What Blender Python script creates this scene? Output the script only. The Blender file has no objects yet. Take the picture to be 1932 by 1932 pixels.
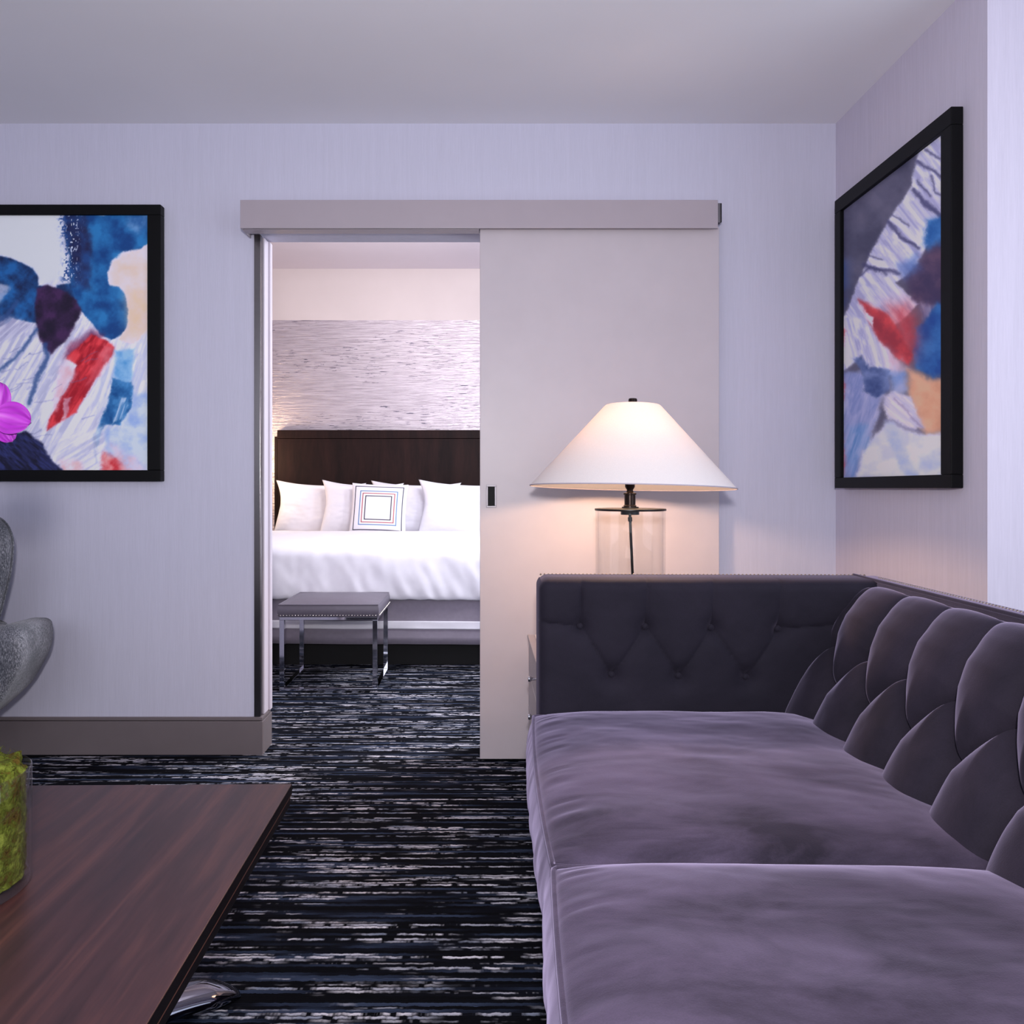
import bpy, bmesh, math, random
import numpy as np
from mathutils import Matrix, Vector, noise as mnoise

SC = bpy.context.scene
COL = SC.collection
random.seed(7)
F = 1450.0; VX, VY = 910.0, 921.0; H = 1.05      # photo geometry: focal length in px, vanishing point, eye height

# ------------------------------------------------------------------ helpers
def lin(c):
    return tuple(((v/255)/12.92 if v/255 <= .04045 else ((v/255+.055)/1.055)**2.4) for v in c)

def tag(o, label=None, cat=None, group=None, kind=None):
    if label: o['label'] = label
    if cat: o['category'] = cat
    if group: o['group'] = group
    if kind: o['kind'] = kind
    return o

def thing(name, loc, label, cat, rz=0.0, group=None):
    e = bpy.data.objects.new(name, None); COL.objects.link(e)
    e.location = loc; e.rotation_euler = (0, 0, rz); e.empty_display_size = .1
    return tag(e, label, cat, group)

def root_of(o):
    while o.parent: o = o.parent
    return o

def obj(name, bm, mat, parent=None, smooth=True, bevel=0.0, sub=0):
    """bmesh given in (unrotated) room coordinates -> one mesh object"""
    if parent is not None:
        bm.transform(Matrix.Translation(-root_of(parent).location))
    me = bpy.data.meshes.new(name)
    bmesh.ops.recalc_face_normals(bm, faces=bm.faces)
    bm.to_mesh(me); bm.free()
    o = bpy.data.objects.new(name, me); COL.objects.link(o)
    for m in (mat if isinstance(mat, (list, tuple)) else [mat]): me.materials.append(m)
    if parent is not None: o.parent = parent
    if smooth:
        me.polygons.foreach_set('use_smooth', [True]*len(me.polygons))
    if bevel:
        b = o.modifiers.new('bevel', 'BEVEL'); b.width = bevel; b.segments = 3; b.limit_method = 'ANGLE'; b.angle_limit = math.radians(40)
    if sub:
        s = o.modifiers.new('sub', 'SUBSURF'); s.levels = sub; s.render_levels = sub
    if bevel or not sub:
        if smooth:
            try: me.set_sharp_from_angle(angle=math.radians(50))
            except Exception: pass
    return o

def struct(name, bm, mat, parent=None, **k):
    o = obj(name, bm, mat, parent, **k)
    if parent is None: o['kind'] = 'structure'
    return o

def NB(): return bmesh.new()

def box(bm, x0, x1, y0, y1, z0, z1, mi=0):
    vs = [bm.verts.new((x, y, z)) for x in (x0, x1) for y in (y0, y1) for z in (z0, z1)]
    for f in ((0,1,3,2), (4,6,7,5), (0,4,5,1), (2,3,7,6), (0,2,6,4), (1,5,7,3)):
        fc = bm.faces.new([vs[i] for i in f]); fc.material_index = mi
    return bm

def lathe(bm, prof, c, n=48, mat=None):
    rings = []
    for r, z in prof:
        if r < 1e-6: rings.append([bm.verts.new((c[0], c[1], c[2]+z))])
        else: rings.append([bm.verts.new((c[0]+r*math.cos(2*math.pi*i/n), c[1]+r*math.sin(2*math.pi*i/n), c[2]+z)) for i in range(n)])
    for a, b in zip(rings, rings[1:]):
        if len(a) == 1 and len(b) == 1: continue
        for i in range(n):
            j = (i+1) % n
            if len(a) == 1: bm.faces.new((a[0], b[i], b[j]))
            elif len(b) == 1: bm.faces.new((a[i], a[j], b[0]))
            else: bm.faces.new((a[i], a[j], b[j], b[i]))
    return bm

def tube(bm, pts, rad, n=10, closed=False, flat=(1, 1), up=(0, 0, 1)):
    P = [Vector(p) for p in pts]; m = len(P); rings = []
    R = rad if hasattr(rad, '__len__') else [rad]*m
    for i in range(m):
        a = P[(i-1) % m] if (closed or i) else P[0]
        b = P[(i+1) % m] if (closed or i < m-1) else P[-1]
        t = (b-a).normalized(); u = Vector(up)
        if abs(t.dot(u)) > .98: u = Vector((0, 1, 0))
        s = t.cross(u).normalized(); w = s.cross(t)
        rings.append([bm.verts.new(P[i] + s*R[i]*flat[0]*math.cos(2*math.pi*k/n) + w*R[i]*flat[1]*math.sin(2*math.pi*k/n)) for k in range(n)])
    for i in range(m if closed else m-1):
        A, B = rings[i], rings[(i+1) % m]
        for k in range(n): bm.faces.new((A[k], A[(k+1) % n], B[(k+1) % n], B[k]))
    if not closed:
        bm.faces.new(rings[0][::-1]); bm.faces.new(rings[-1])
    return bm

def grid(bm, pts):
    """pts[i][j] -> vertices and quads"""
    V = [[bm.verts.new(p) for p in row] for row in pts]
    for i in range(len(V)-1):
        for j in range(len(V[0])-1): bm.faces.new((V[i][j], V[i+1][j], V[i+1][j+1], V[i][j+1]))
    return V

def catmull(pts, n=8):
    P = [Vector(p) for p in pts]; out = []
    for i in range(len(P)-1):
        p0, p1, p2, p3 = P[max(i-1, 0)], P[i], P[i+1], P[min(i+2, len(P)-1)]
        for k in range(n):
            t = k/n
            out.append(.5*((2*p1) + (p2-p0)*t + (2*p0-5*p1+4*p2-p3)*t*t + (3*p1-p0-3*p2+p3)*t**3))
    out.append(P[-1]); return out

# numpy value noise
def _h(i, j, s): 
    v = np.sin(i*127.1 + j*311.7 + s*74.7)*43758.5453
    return v - np.floor(v)
def vnoise(x, y, s=0):
    xi, yi = np.floor(x), np.floor(y); fx, fy = x-xi, y-yi
    fx = fx*fx*(3-2*fx); fy = fy*fy*(3-2*fy)
    a, b, c, d = _h(xi, yi, s), _h(xi+1, yi, s), _h(xi, yi+1, s), _h(xi+1, yi+1, s)
    return (a*(1-fx)+b*fx)*(1-fy) + (c*(1-fx)+d*fx)*fy
def fbm(x, y, s=0, o=4):
    t = 0; a = .5; n = 0
    for k in range(o):
        t = t + a*vnoise(x*2**k, y*2**k, s+k*3.3); n += a; a *= .5
    return t/n
def segdist(px, py, a, b):
    ax, ay = a; bx, by = b; dx, dy = bx-ax, by-ay
    t = np.clip(((px-ax)*dx+(py-ay)*dy)/max(dx*dx+dy*dy, 1e-9), 0, 1)
    return np.hypot(px-ax-t*dx, py-ay-t*dy)

# ------------------------------------------------------------------ materials
class N:
    def __init__(s, name):
        s.m = bpy.data.materials.new(name); s.m.use_nodes = True
        s.t = s.m.node_tree; s.b = s.t.nodes['Principled BSDF']; s.out = s.t.nodes['Material Output']
    def new(s, typ, **k):
        n = s.t.nodes.new(typ)
        for a, v in k.items(): setattr(n, a, v)
        return n
    def link(s, a, b): s.t.links.new(a, b)
    def coord(s, scale=(1, 1, 1), rot=(0, 0, 0)):
        tc = s.new('ShaderNodeTexCoord'); mp = s.new('ShaderNodeMapping')
        mp.inputs['Scale'].default_value = scale; mp.inputs['Rotation'].default_value = rot
        s.link(tc.outputs['Object'], mp.inputs['Vector']); return mp.outputs['Vector']
    def noise(s, scale, detail=3, rough=.55, rot=(0, 0, 0), vec=None, dist=0):
        n = s.new('ShaderNodeTexNoise'); n.inputs['Scale'].default_value = 1
        n.inputs['Detail'].default_value = detail; n.inputs['Roughness'].default_value = rough; n.inputs['Distortion'].default_value = dist
        s.link(vec if vec else s.coord(scale, rot), n.inputs['Vector']); return n.outputs['Fac']
    def ramp(s, fac, stops, interp='LINEAR'):
        r = s.new('ShaderNodeValToRGB'); r.color_ramp.interpolation = interp
        e = r.color_ramp.elements
        while len(e) < len(stops): e.new(.5)
        for el, (p, c) in zip(e, stops):
            el.position = p; el.color = (*c, 1) if len(c) == 3 else c
        s.link(fac, r.inputs['Fac']); return r.outputs['Color']
    def mix(s, fac, a, b, blend='MIX'):
        m = s.new('ShaderNodeMix', data_type='RGBA', blend_type=blend)
        for sock, v in ((m.inputs['Factor'], fac), (m.inputs['A'], a), (m.inputs['B'], b)):
            pass
        def put(i, v):
            if hasattr(v, 'is_linked'): s.link(v, m.inputs[i])
            elif isinstance(v, (int, float)): m.inputs[i].default_value = v
            else: m.inputs[i].default_value = (*v, 1)
        put(0, fac); put(6, a); put(7, b)
        return m.outputs[2]
    def math(s, op, a, b=0.0, c=None):
        m = s.new('ShaderNodeMath', operation=op)
        for i, v in enumerate((a, b) if c is None else (a, b, c)):
            if hasattr(v, 'is_linked'): s.link(v, m.inputs[i])
            else: m.inputs[i].default_value = v
        return m.outputs[0]
    def bump(s, h, strength=.3, dist=.01):
        b = s.new('ShaderNodeBump'); b.inputs['Strength'].default_value = strength; b.inputs['Distance'].default_value = dist
        s.link(h, b.inputs['Height']); s.link(b.outputs['Normal'], s.b.inputs['Normal'])
    def set(s, col=None, rough=.5, metal=0, spec=.5, **k):
        if col is not None:
            if hasattr(col, 'is_linked'): s.link(col, s.b.inputs['Base Color'])
            else: s.b.inputs['Base Color'].default_value = (*col, 1)
        s.b.inputs['Roughness'].default_value = rough; s.b.inputs['Metallic'].default_value = metal
        s.b.inputs['Specular IOR Level'].default_value = spec
        for a, v in k.items(): s.b.inputs[a.replace('_', ' ')].default_value = v
        return s

def plain(name, rgb, rough=.5, metal=0, spec=.5, var=.04, scale=60, **k):
    n = N(name); c = lin(rgb)
    f = n.noise((scale,)*3, 2)
    col = n.ramp(f, [(.3, tuple(v*(1-var) for v in c)), (.7, tuple(min(1, v*(1+var)) for v in c))])
    n.set(col, rough, metal, spec, **k); return n.m

def fabric_wall(name, rgb, var=.06):
    n = N(name); c = lin(rgb)
    a = n.noise((330, 330, 9), 3, .65); b = n.noise((60, 60, 2.2), 2)
    f = n.math('ADD', n.math('MULTIPLY', a, .65), n.math('MULTIPLY', b, .35))
    col = n.ramp(f, [(.34, tuple(v*(1-var) for v in c)), (.66, tuple(v*(1+var) for v in c))])
    n.set(col, .75, 0, .25); n.bump(a, .25, .002); return n.m

M = {}
M['wall'] = fabric_wall('lavender_grey_wallcovering', (200, 199, 217), .035)
M['wall_right'] = fabric_wall('grey_wallcovering', (204, 198, 214), .05)
M['ceiling'] = plain('ceiling_paint', (232, 231, 236), .9, spec=.1, var=.01, scale=3)
M['bed_ceiling'] = plain('bedroom_ceiling_paint', (205, 196, 206), .9, spec=.1, var=.015, scale=3)
M['bed_wall'] = plain('bedroom_cream_paint', (210, 198, 196), .85, spec=.1, var=.02, scale=3)
M['door'] = plain('taupe_door_lacquer', (190, 181, 187), .38, spec=.4, var=.02, scale=9)
M['header'] = plain('taupe_track_cover', (168, 158, 166), .4, spec=.4, var=.015, scale=9)
M['baseboard'] = plain('dark_taupe_baseboard', (112, 103, 106), .42, spec=.4, var=.03, scale=8)
M['jamb'] = plain('pale_jamb_paint', (200, 192, 204), .45, var=.02, scale=8)
M['chrome'] = plain('polished_chrome', (205, 205, 214), .07, 1.0, var=.01)
M['dark_chrome'] = plain('dark_chrome', (120, 120, 130), .06, 1.0, var=.01)
M['steel'] = plain('brushed_steel', (122, 118, 120), .22, 1.0, var=.03)
M['satin'] = plain('satin_nickel', (150, 146, 152), .5, .9, var=.03)
M['black_frame'] = plain('black_frame_wood', (7, 7, 9), .5, spec=.16, var=.1)
M['black'] = plain('black_metal', (18, 16, 18), .35, .3, var=.1)
M['bronze'] = plain('dark_bronze', (44, 34, 32), .28, .8, var=.1)
M['headboard'] = None
M['white_linen'] = plain('white_cotton', (236, 234, 242), .8, spec=.2, var=.012, scale=30, Sheen_Weight=.15)
M['skirt'] = plain('grey_bed_skirt', (140, 132, 146), .75, var=.05, scale=40, Sheen_Weight=.2)
M['stool_leather'] = plain('grey_leather', (100, 94, 106), .45, var=.05, scale=30)
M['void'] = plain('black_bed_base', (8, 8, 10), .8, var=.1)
M['chest'] = plain('taupe_chest_lacquer', (176, 166, 168), .4, var=.02, scale=9)
M['chest_top'] = plain('pale_chest_top', (216, 205, 200), .35, var=.02, scale=9)
M['sofa_nail'] = plain('antique_nailheads', (150, 138, 128), .3, 1.0, var=.02)
M['nail'] = plain('nickel_nailheads', (220, 214, 205), .18, 1.0, var=.02)

def carpet():
    n = N('striped_loop_carpet')
    tc = n.new('ShaderNodeTexCoord'); sp = n.new('ShaderNodeSeparateXYZ'); n.link(tc.outputs['Object'], sp.inputs[0])
    wob = n.noise((48, 30, 1), 3, .6)
    def layer(pitch, off, thr_b, thr_d):
        y = n.math('ADD', n.math('MULTIPLY', sp.outputs['Y'], 1/pitch), n.math('ADD', n.math('MULTIPLY', n.math('SUBTRACT', wob, .5), 1.25), off))
        row = n.math('FLOOR', y); fr = n.math('FRACT', y)
        def st(sx, sr, o, detail, rough=.55):
            cb = n.new('ShaderNodeCombineXYZ'); n.link(n.math('MULTIPLY', sp.outputs['X'], sx), cb.inputs[0]); n.link(n.math('ADD', n.math('MULTIPLY', row, sr), o), cb.inputs[1])
            return n.noise(None, detail, rough, vec=cb.outputs[0])
        band = st(1.7, .47, off*9+2.2, 3); dash = st(21, 1.73, off*5+31, 3, .6)
        b = n.ramp(band, [(thr_b, (0, 0, 0)), (thr_b+.05, (1, 1, 1))]); d = n.ramp(dash, [(thr_d, (0, 0, 0)), (thr_d+.10, (1, 1, 1))])
        prof = n.ramp(fr, [(.0, (0, 0, 0)), (.22, (.55, .55, .55)), (.62, (1, 1, 1)), (.86, (.9, .9, .9)), (1.0, (0, 0, 0))])  # loop shading put into the colour: bright crest, dark row edges
        return n.math('MULTIPLY', n.math('MULTIPLY', b, d), prof), st, fr
    m1, st1, fr1 = layer(.0098, .0, .535, .43)
    m2, st2, fr2 = layer(.0066, .37, .585, .46)
    m = n.math('MINIMUM', n.math('ADD', m1, n.math('MULTIPLY', m2, .8)), 1.0)
    bl = st1(1.3, .61, 55.5, 3)
    tint = st1(5.0, 1.9, 71.0, 2)
    base = n.ramp(bl, [(.46, lin((10, 11, 16))), (.54, lin((17, 19, 28))), (.575, lin((36, 43, 60))), (.64, lin((56, 66, 88)))])
    light = n.ramp(tint, [(.35, lin((124, 132, 152))), (.60, lin((222, 218, 228)))])
    gro = n.ramp(n.math('ABSOLUTE', n.math('SUBTRACT', fr2, .5)), [(.25, (1, 1, 1)), (.5, (.55, .55, .55))])  # groove shade between the rows, multiplied into the colour
    col = n.mix(m, n.mix(1.0, base, gro, 'MULTIPLY'), light)
    n.set(col, .95, 0, .06)
    n.bump(n.math('ADD', n.math('MULTIPLY', m, 1.0), n.math('MULTIPLY', gro, .4)), .5, .004); return n.m
M['carpet'] = carpet()

def velvet(name, dark, light, sheen=.5):
    n = N(name)
    a = n.noise((3.4, 9.0, 5), 6, .66, rot=(0, 0, .55), dist=.5)
    b = n.noise((2.0, 2.9, 2), 3, .5, dist=.6)
    f = n.math('ADD', n.math('MULTIPLY', a, .55), n.math('MULTIPLY', b, .45))
    col = n.ramp(f, [(.38, lin(dark)), (.50, tuple((p+q)/2 for p, q in zip(lin(dark), lin(light)))), (.62, lin(light))])
    fine = n.noise((420, 420, 420), 2)
    col = n.mix(.22, col, n.ramp(fine, [(.25, (0, 0, 0)), (.75, lin((170, 150, 190)))]), 'SOFT_LIGHT')
    n.set(col, .82, 0, .15, Sheen_Weight=sheen, Sheen_Roughness=.42)
    n.b.inputs['Sheen Tint'].default_value = (*lin((196, 184, 222)), 1)
    n.bump(fine, .12, .002); return n.m
M['velvet_seat_lit'] = velvet('plum_grey_velvet_seat_lit', (34, 30, 40), (90, 80, 100), .62)  # one velvet in three tones; the lit look of the seat is in the colour
M['velvet_back_shaded'] = velvet('plum_grey_velvet_back_shaded', (32, 29, 38), (47, 42, 54), .50)  # same velvet, the shade on the back put into the colour
M['velvet_arm_shaded'] = velvet('plum_grey_velvet_arm_shaded', (32, 30, 40), (40, 37, 48), .16)  # same velvet, the dark look of the upright arm put into the colour

def wood(name, stops, scale, rough=.3, rot=(0, 0, 0), coat=.2):
    n = N(name)
    f = n.noise(scale, 5, .6, rot=rot, dist=.6)
    g = n.noise(tuple(v*7 for v in scale), 3, .6, rot=rot)
    k = n.math('ADD', n.math('MULTIPLY', f, .75), n.math('MULTIPLY', g, .25))
    n.set(n.ramp(k, [(p, lin(c)) for p, c in stops]), rough, 0, .45, Coat_Weight=coat, Coat_Roughness=.25); return n.m
M['mahogany'] = wood('dark_mahogany', [(.36, (40, 23, 26)), (.5, (58, 34, 36)), (.66, (84, 50, 46))], (16, 1.2, 6), .42)
M['table_edge'] = plain('ebony_edge', (12, 7, 9), .4, spec=.2, var=.2)
M['headboard'] = wood('espresso_wood', [(.35, (20, 10, 10)), (.65, (40, 22, 20))], (9, 9, 1.5), .6, coat=0); M['headboard'].node_tree.nodes['Principled BSDF'].inputs['Specular IOR Level'].default_value = .15

def glass(name, rgb=(1, 1, 1), rough=.0):
    n = N(name); n.set(rgb, rough, 0, .5, Transmission_Weight=1.0, IOR=1.45); return n.m
def thin_glass():
    n = N('clear_glass'); tr = n.new('ShaderNodeBsdfTransparent'); tr.inputs['Color'].default_value = (.975, .98, .98, 1)
    gl = n.new('ShaderNodeBsdfGlossy'); gl.inputs['Roughness'].default_value = .03
    lw = n.new('ShaderNodeLayerWeight'); lw.inputs['Blend'].default_value = .5
    fr = n.math('ADD', n.math('MULTIPLY', n.math('POWER', lw.outputs['Facing'], 5.0), .75), .03)
    mx = n.new('ShaderNodeMixShader'); n.link(fr, mx.inputs[0]); n.link(tr.outputs[0], mx.inputs[1]); n.link(gl.outputs[0], mx.inputs[2])
    n.link(mx.outputs[0], n.out.inputs['Surface']); return n.m
M['glass'] = thin_glass()

def shade_mat():
    n = N('white_linen_shade'); c = n.ramp(n.noise((300, 300, 300), 2), [(.3, (.88, .87, .88)), (.7, (.93, .92, .93))])
    n.set(c, .9, 0, .1)
    tr = n.new('ShaderNodeBsdfTranslucent'); tr.inputs['Color'].default_value = (.9, .80, .74, 1)
    mx = n.new('ShaderNodeMixShader'); mx.inputs[0].default_value = .25
    n.link(n.b.outputs[0], mx.inputs[1]); n.link(tr.outputs[0], mx.inputs[2]); n.link(mx.outputs[0], n.out.inputs['Surface']); return n.m
M['shade'] = shade_mat()

def silver_paper():
    n = N('silver_streaked_wallpaper')
    a = n.noise((5, 5, 85), 4, .65); d = n.noise((9, 9, 150), 3, .6); mk = n.noise((1.6, 1.6, 6), 2)
    base = n.ramp(a, [(.35, lin((184, 174, 180))), (.65, lin((216, 206, 212)))])
    dash = n.math('MULTIPLY', n.math('GREATER_THAN', d, .62), n.math('GREATER_THAN', mk, .5))
    col = n.mix(dash, base, lin((92, 88, 104)))
    n.set(col, .25, .65, .5); n.bump(a, 1.0, .007); return n.m
M['silver'] = silver_paper()

def tweed():
    n = N('grey_tweed'); a = n.noise((330, 330, 110), 4, .7, rot=(0, .7, 0)); b = n.noise((9, 9, 9), 2)
    f = n.math('ADD', n.math('MULTIPLY', a, .75), n.math('MULTIPLY', b, .25))
    n.set(n.ramp(f, [(.36, lin((50, 52, 60))), (.5, lin((92, 94, 102))), (.62, lin((148, 148, 156)))]), .9, 0, .15, Sheen_Weight=.2)
    n.bump(a, .4, .003); return n.m
M['tweed'] = tweed()

def moss():
    n = N('green_moss'); a = n.noise((38, 38, 38), 4, .7); b = n.noise((140, 140, 140), 3)
    f = n.math('ADD', n.math('MULTIPLY', a, .65), n.math('MULTIPLY', b, .35))
    n.set(n.ramp(f, [(.34, lin((48, 34, 14))), (.42, lin((80, 64, 24))), (.50, lin((76, 84, 26))), (.66, lin((120, 130, 52)))]), .9, 0, .1)
    n.bump(b, .8, .005); return n.m
M['moss'] = moss()

def petal():
    n = N('magenta_petal')
    at = n.new('ShaderNodeVertexColor'); at.layer_name = 'paint'
    n.set(at.outputs['Color'], .5, 0, .3, Subsurface_Weight=.0, Sheen_Weight=.2); return n.m
M['petal'] = petal()
M['stem'] = plain('green_stem', (70, 96, 40), .5, var=.15)

def paint_mat():
    n = N('printed_canvas'); at = n.new('ShaderNodeVertexColor'); at.layer_name = 'paint'
    w = n.noise((600, 600, 600), 1)
    n.set(n.mix(.12, at.outputs['Color'], n.ramp(w, [(.3, (.3, .3, .3)), (.7, (.7, .7, .7))]), 'SOFT_LIGHT'), .55, 0, .3); return n.m
M['canvas'] = paint_mat()
def pillow_print():
    n = N('embroidered_cotton'); at = n.new('ShaderNodeVertexColor'); at.layer_name = 'paint'
    n.set(at.outputs['Color'], .8, 0, .2); return n.m
M['print'] = pillow_print()

def colour_verts(o, cols):
    me = o.data; ca = me.color_attributes.new('paint', 'FLOAT_COLOR', 'POINT')
    a = np.ones((len(me.vertices), 4), dtype=np.float32); a[:, :3] = cols
    ca.data.foreach_set('color', a.ravel())

def linarr(a):
    a = np.clip(a/255.0, 0, 1); return np.where(a <= .04045, a/12.92, ((a+.055)/1.055)**2.4)

# ------------------------------------------------------------------ room shell
D = F/477.1                       # back wall plane  (3.039)
WT = .105                         # its thickness
CZ = 2.492                        # ceiling
RX = 1.398                        # right wall
RY = F/681.7                      # where the right wall ends at the window recess
LX = -3.0; BY = 6.57              # left wall, far wall of bedroom
FRONT = -3.2
OX0, OX1, OZ = -.880, .02, 2.056  # doorway opening

bm = NB(); box(bm, LX-.1, 3.0, FRONT, BY+.1, -.1, 0); struct('floor', bm, M['carpet'], smooth=False)
bm = NB(); box(bm, LX-.1, 2.2, FRONT, D+WT, CZ, CZ+.5); struct('ceiling', bm, M['ceiling'], smooth=False)
bm = NB()
box(bm, LX, OX0, D, D+WT, 0, CZ); box(bm, OX1, 2.2, D, D+WT, 0, CZ); box(bm, OX0, OX1, D, D+WT, OZ, CZ)
struct('wall_back', bm, M['wall'], smooth=False)
bm = NB(); box(bm, RX, 2.2, RY, D, 0, CZ); struct('wall_right', bm, [M['wall_right'], M['wall']], smooth=False)
bm = NB(); box(bm, LX-.1, LX, FRONT, D+WT, 0, CZ); struct('wall_left', bm, M['wall'], smooth=False)
# bedroom shell
BZ = 2.926
bm = NB(); box(bm, LX, 3.0, D+WT, BY+.1, BZ, BZ+.1); struct('ceiling_bedroom', bm, M['bed_ceiling'], smooth=False)
bm = NB(); box(bm, LX, 3.0, BY, BY+.1, 2.486, BZ, 1); box(bm, LX, 3.0, BY, BY+.1, 0, 2.486, 0)
struct('wall_bedroom', bm, [M['silver'], M['bed_wall']], smooth=False)
bm = NB(); box(bm, LX-.1, LX, D+WT, BY+.1, 0, BZ); struct('wall_bedroom_left', bm, M['bed_wall'], smooth=False)
bm = NB(); box(bm, 2.9, 3.0, D+WT, BY, 0, BZ); struct('wall_bedroom_right', bm, M['bed_wall'], smooth=False)

# baseboard on the back wall, returning into the doorway
bm = NB()
xe = OX0+.016
box(bm, LX, xe, D-.016, D-.0005, 0, .132); box(bm, LX, xe-.003, D-.011, D-.0005, .134, .147)
box(bm, OX0+.0005, xe, D-.0005, D+WT+.012, 0, .132); box(bm, OX0+.0005, xe-.004, D-.0005, D+WT+.008, .134, .147)
struct('baseboard_back', bm, M['baseboard'], smooth=False, bevel=.002)

# doorway edge trim: polished metal corner strip and pale jamb lining
bm = NB(); box(bm, OX0-.021, OX0+.004, D-.006, D-.0005, .148, 2.052); box(bm, OX0+.0005, OX0+.004, D-.0005, D+.028, .148, 2.052)
struct('trim_1', bm, M['steel'], smooth=False, bevel=.0015)
bm = NB(); box(bm, OX0+.0005, OX0+.010, D+.030, D+WT-.02, .148, 2.050); box(bm, OX0+.0005, OX0+.018, D+WT-.018, D+WT+.012, .148, 2.050)
struct('trim_2', bm, M['jamb'], smooth=False, bevel=.002)
# track cover over the sliding door
hy = F/497.0
bm = NB(); hzb, hzt = H+(VY-430.5)/497, H+(VY-377)/497; hxa, hxb = (453-VX)/497, (1355-VX)/497
box(bm, hxa, hxb, hy, hy+.008, hzb, hzt); box(bm, hxa, hxb, hy+.0082, D-.001, hzt-.012, hzt); box(bm, hxa, hxa+.006, hy+.0082, D-.001, hzb, hzt-.0122)
box(bm, hxa+.0062, (904-VX)/497, hy+.017, hy+.066, hzb, hzb+.006)
hd = struct('trim_3', bm, M['header'], smooth=False, bevel=.002)
bm = NB(); x1 = (1355-VX)/497+.0005
box(bm, x1, x1+.022, hy+.03, hy+.036, H+(VY-417)/494, H+(VY-381)/494); box(bm, x1, x1+.004, hy+.03, D-.002, H+(VY-417)/494, H+(VY-381)/494)
box(bm, x1+.018, x1+.022, hy+.03, hy+.06, H+(VY-417)/494, H+(VY-381)/494)
obj('end_bracket', bm, M['steel'], hd, smooth=False)
bm = NB(); box(bm, hxa+.008, (904-VX)/497, hy+.0085, hy+.0165, hzb+.002, hzb+.03)
obj('shadow_gap', bm, M['black'], hd, smooth=False)  # black strip in place of the shaded gap behind the cover
# sliding door
dk = 491.5; dy = F/dk
bm = NB(); box(bm, (905.5-VX)/dk, (1357-VX)/dk, dy, dy+.042, .010, 2.05)
dr = struct('door_1', bm, M['door'], smooth=False, bevel=.002)
hx0, hx1 = (917.5-VX)/dk, (936.5-VX)/dk; hz0, hz1 = H-(957.5-VY)/dk, H-(915-VY)/dk
bm = NB(); fr = .0065
for a in ((hx0, hx1, hz0, hz0+fr), (hx0, hx1, hz1-fr, hz1), (hx0, hx0+fr, hz0+fr, hz1-fr), (hx1-fr, hx1, hz0+fr, hz1-fr)):
    box(bm, a[0], a[1], dy-.004, dy-.0003, a[2], a[3])
pl = obj('flush_pull', bm, M['satin'], dr, smooth=False, bevel=.001)
bm = NB(); box(bm, hx0+fr, hx1-fr, dy-.0025, dy-.0003, hz0+fr, hz1-fr); obj('pull_recess', bm, M['void'], pl, smooth=False)

# ------------------------------------------------------------------ paintings
def poly_sd(px, py, P):
    d = np.full(px.shape, 1e9); ins = np.zeros(px.shape, bool); n = len(P)
    for i in range(n):
        a, b = P[i], P[(i+1) % n]
        d = np.minimum(d, segdist(px, py, a, b))
        if a[1] != b[1]:
            c = ((a[1] > py) != (b[1] > py)) & (px < (b[0]-a[0])*(py-a[1])/(b[1]-a[1])+a[0]); ins ^= c
    return np.where(ins, -d, d)

class Canvas:
    """flat artwork painted in the canvas' own drawing units"""
    def __init__(s, x, y, base):
        s.x, s.y = x, y; s.c = np.tile(np.array(base, float), (len(x), 1))
        s.wx = x + 60*(fbm(x/70, y/70, 1)-.5) + 18*(fbm(x/14, y/14, 2)-.5) + 12*(fbm(x/4, y/4, 3)-.5); s.wy = y + 60*(fbm(x/70, y/70, 5)-.5) + 18*(fbm(x/14, y/14, 6)-.5)
    def over(s, a, col):
        a = np.clip(a, 0, 1)[:, None]; col = np.array(col, float)
        s.c = s.c*(1-a) + (col if col.ndim == 2 else col[None, :])*a
    def blob(s, P, col, col2=None, soft=5, warp=.6, op=1.0, grain=60, seed=0, streak=None):
        X = s.x*(1-warp)+s.wx*warp; Y = s.y*(1-warp)+s.wy*warp
        a = 1/(1+np.exp(np.clip(poly_sd(X, Y, P)/(soft*.6), -40, 40)))*op
        if streak:
            th, L, W = streak; u = s.x*math.cos(th)+s.y*math.sin(th); v = -s.x*math.sin(th)+s.y*math.cos(th)
            g = fbm(u/L+2*fbm(s.x/90, s.y/90, 9), v/W, seed+11, 4)
        else: g = fbm(s.x/grain, s.y/grain, seed+11, 5)
        g = np.clip((g-.28)/.44, 0, 1)[:, None]
        c1 = np.array(col, float)[None]; c2 = np.array(col2 if col2 else col, float)[None]
        s.over(a, c1*(1-g)+c2*g)
    def line(s, pts, w, col, op=.9, soft=2, warp=.5):
        X = s.x*(1-warp)+s.wx*warp; Y = s.y*(1-warp)+s.wy*warp; d = np.full(X.shape, 1e9); 
        for (a, b) in zip(pts, pts[1:]): d = np.minimum(d, segdist(X, Y, a, b))
        s.over(op/(1+np.exp(np.clip((d-w)/soft, -40, 40))), col)

def framed(name, label, origin, frame_boxes, canvas_pts, painter, rz=0):
    root = thing(name, origin, label, 'picture')
    bm = NB()
    for b in frame_boxes: box(bm, *b)
    fr = obj('frame', bm, M['black_frame'], root, smooth=False, bevel=.0025)
    bm = NB(); grid(bm, canvas_pts)
    cv = obj('canvas', bm, M['canvas'], root, smooth=False)
    colour_verts(cv, linarr(painter()))
    return root

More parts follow.
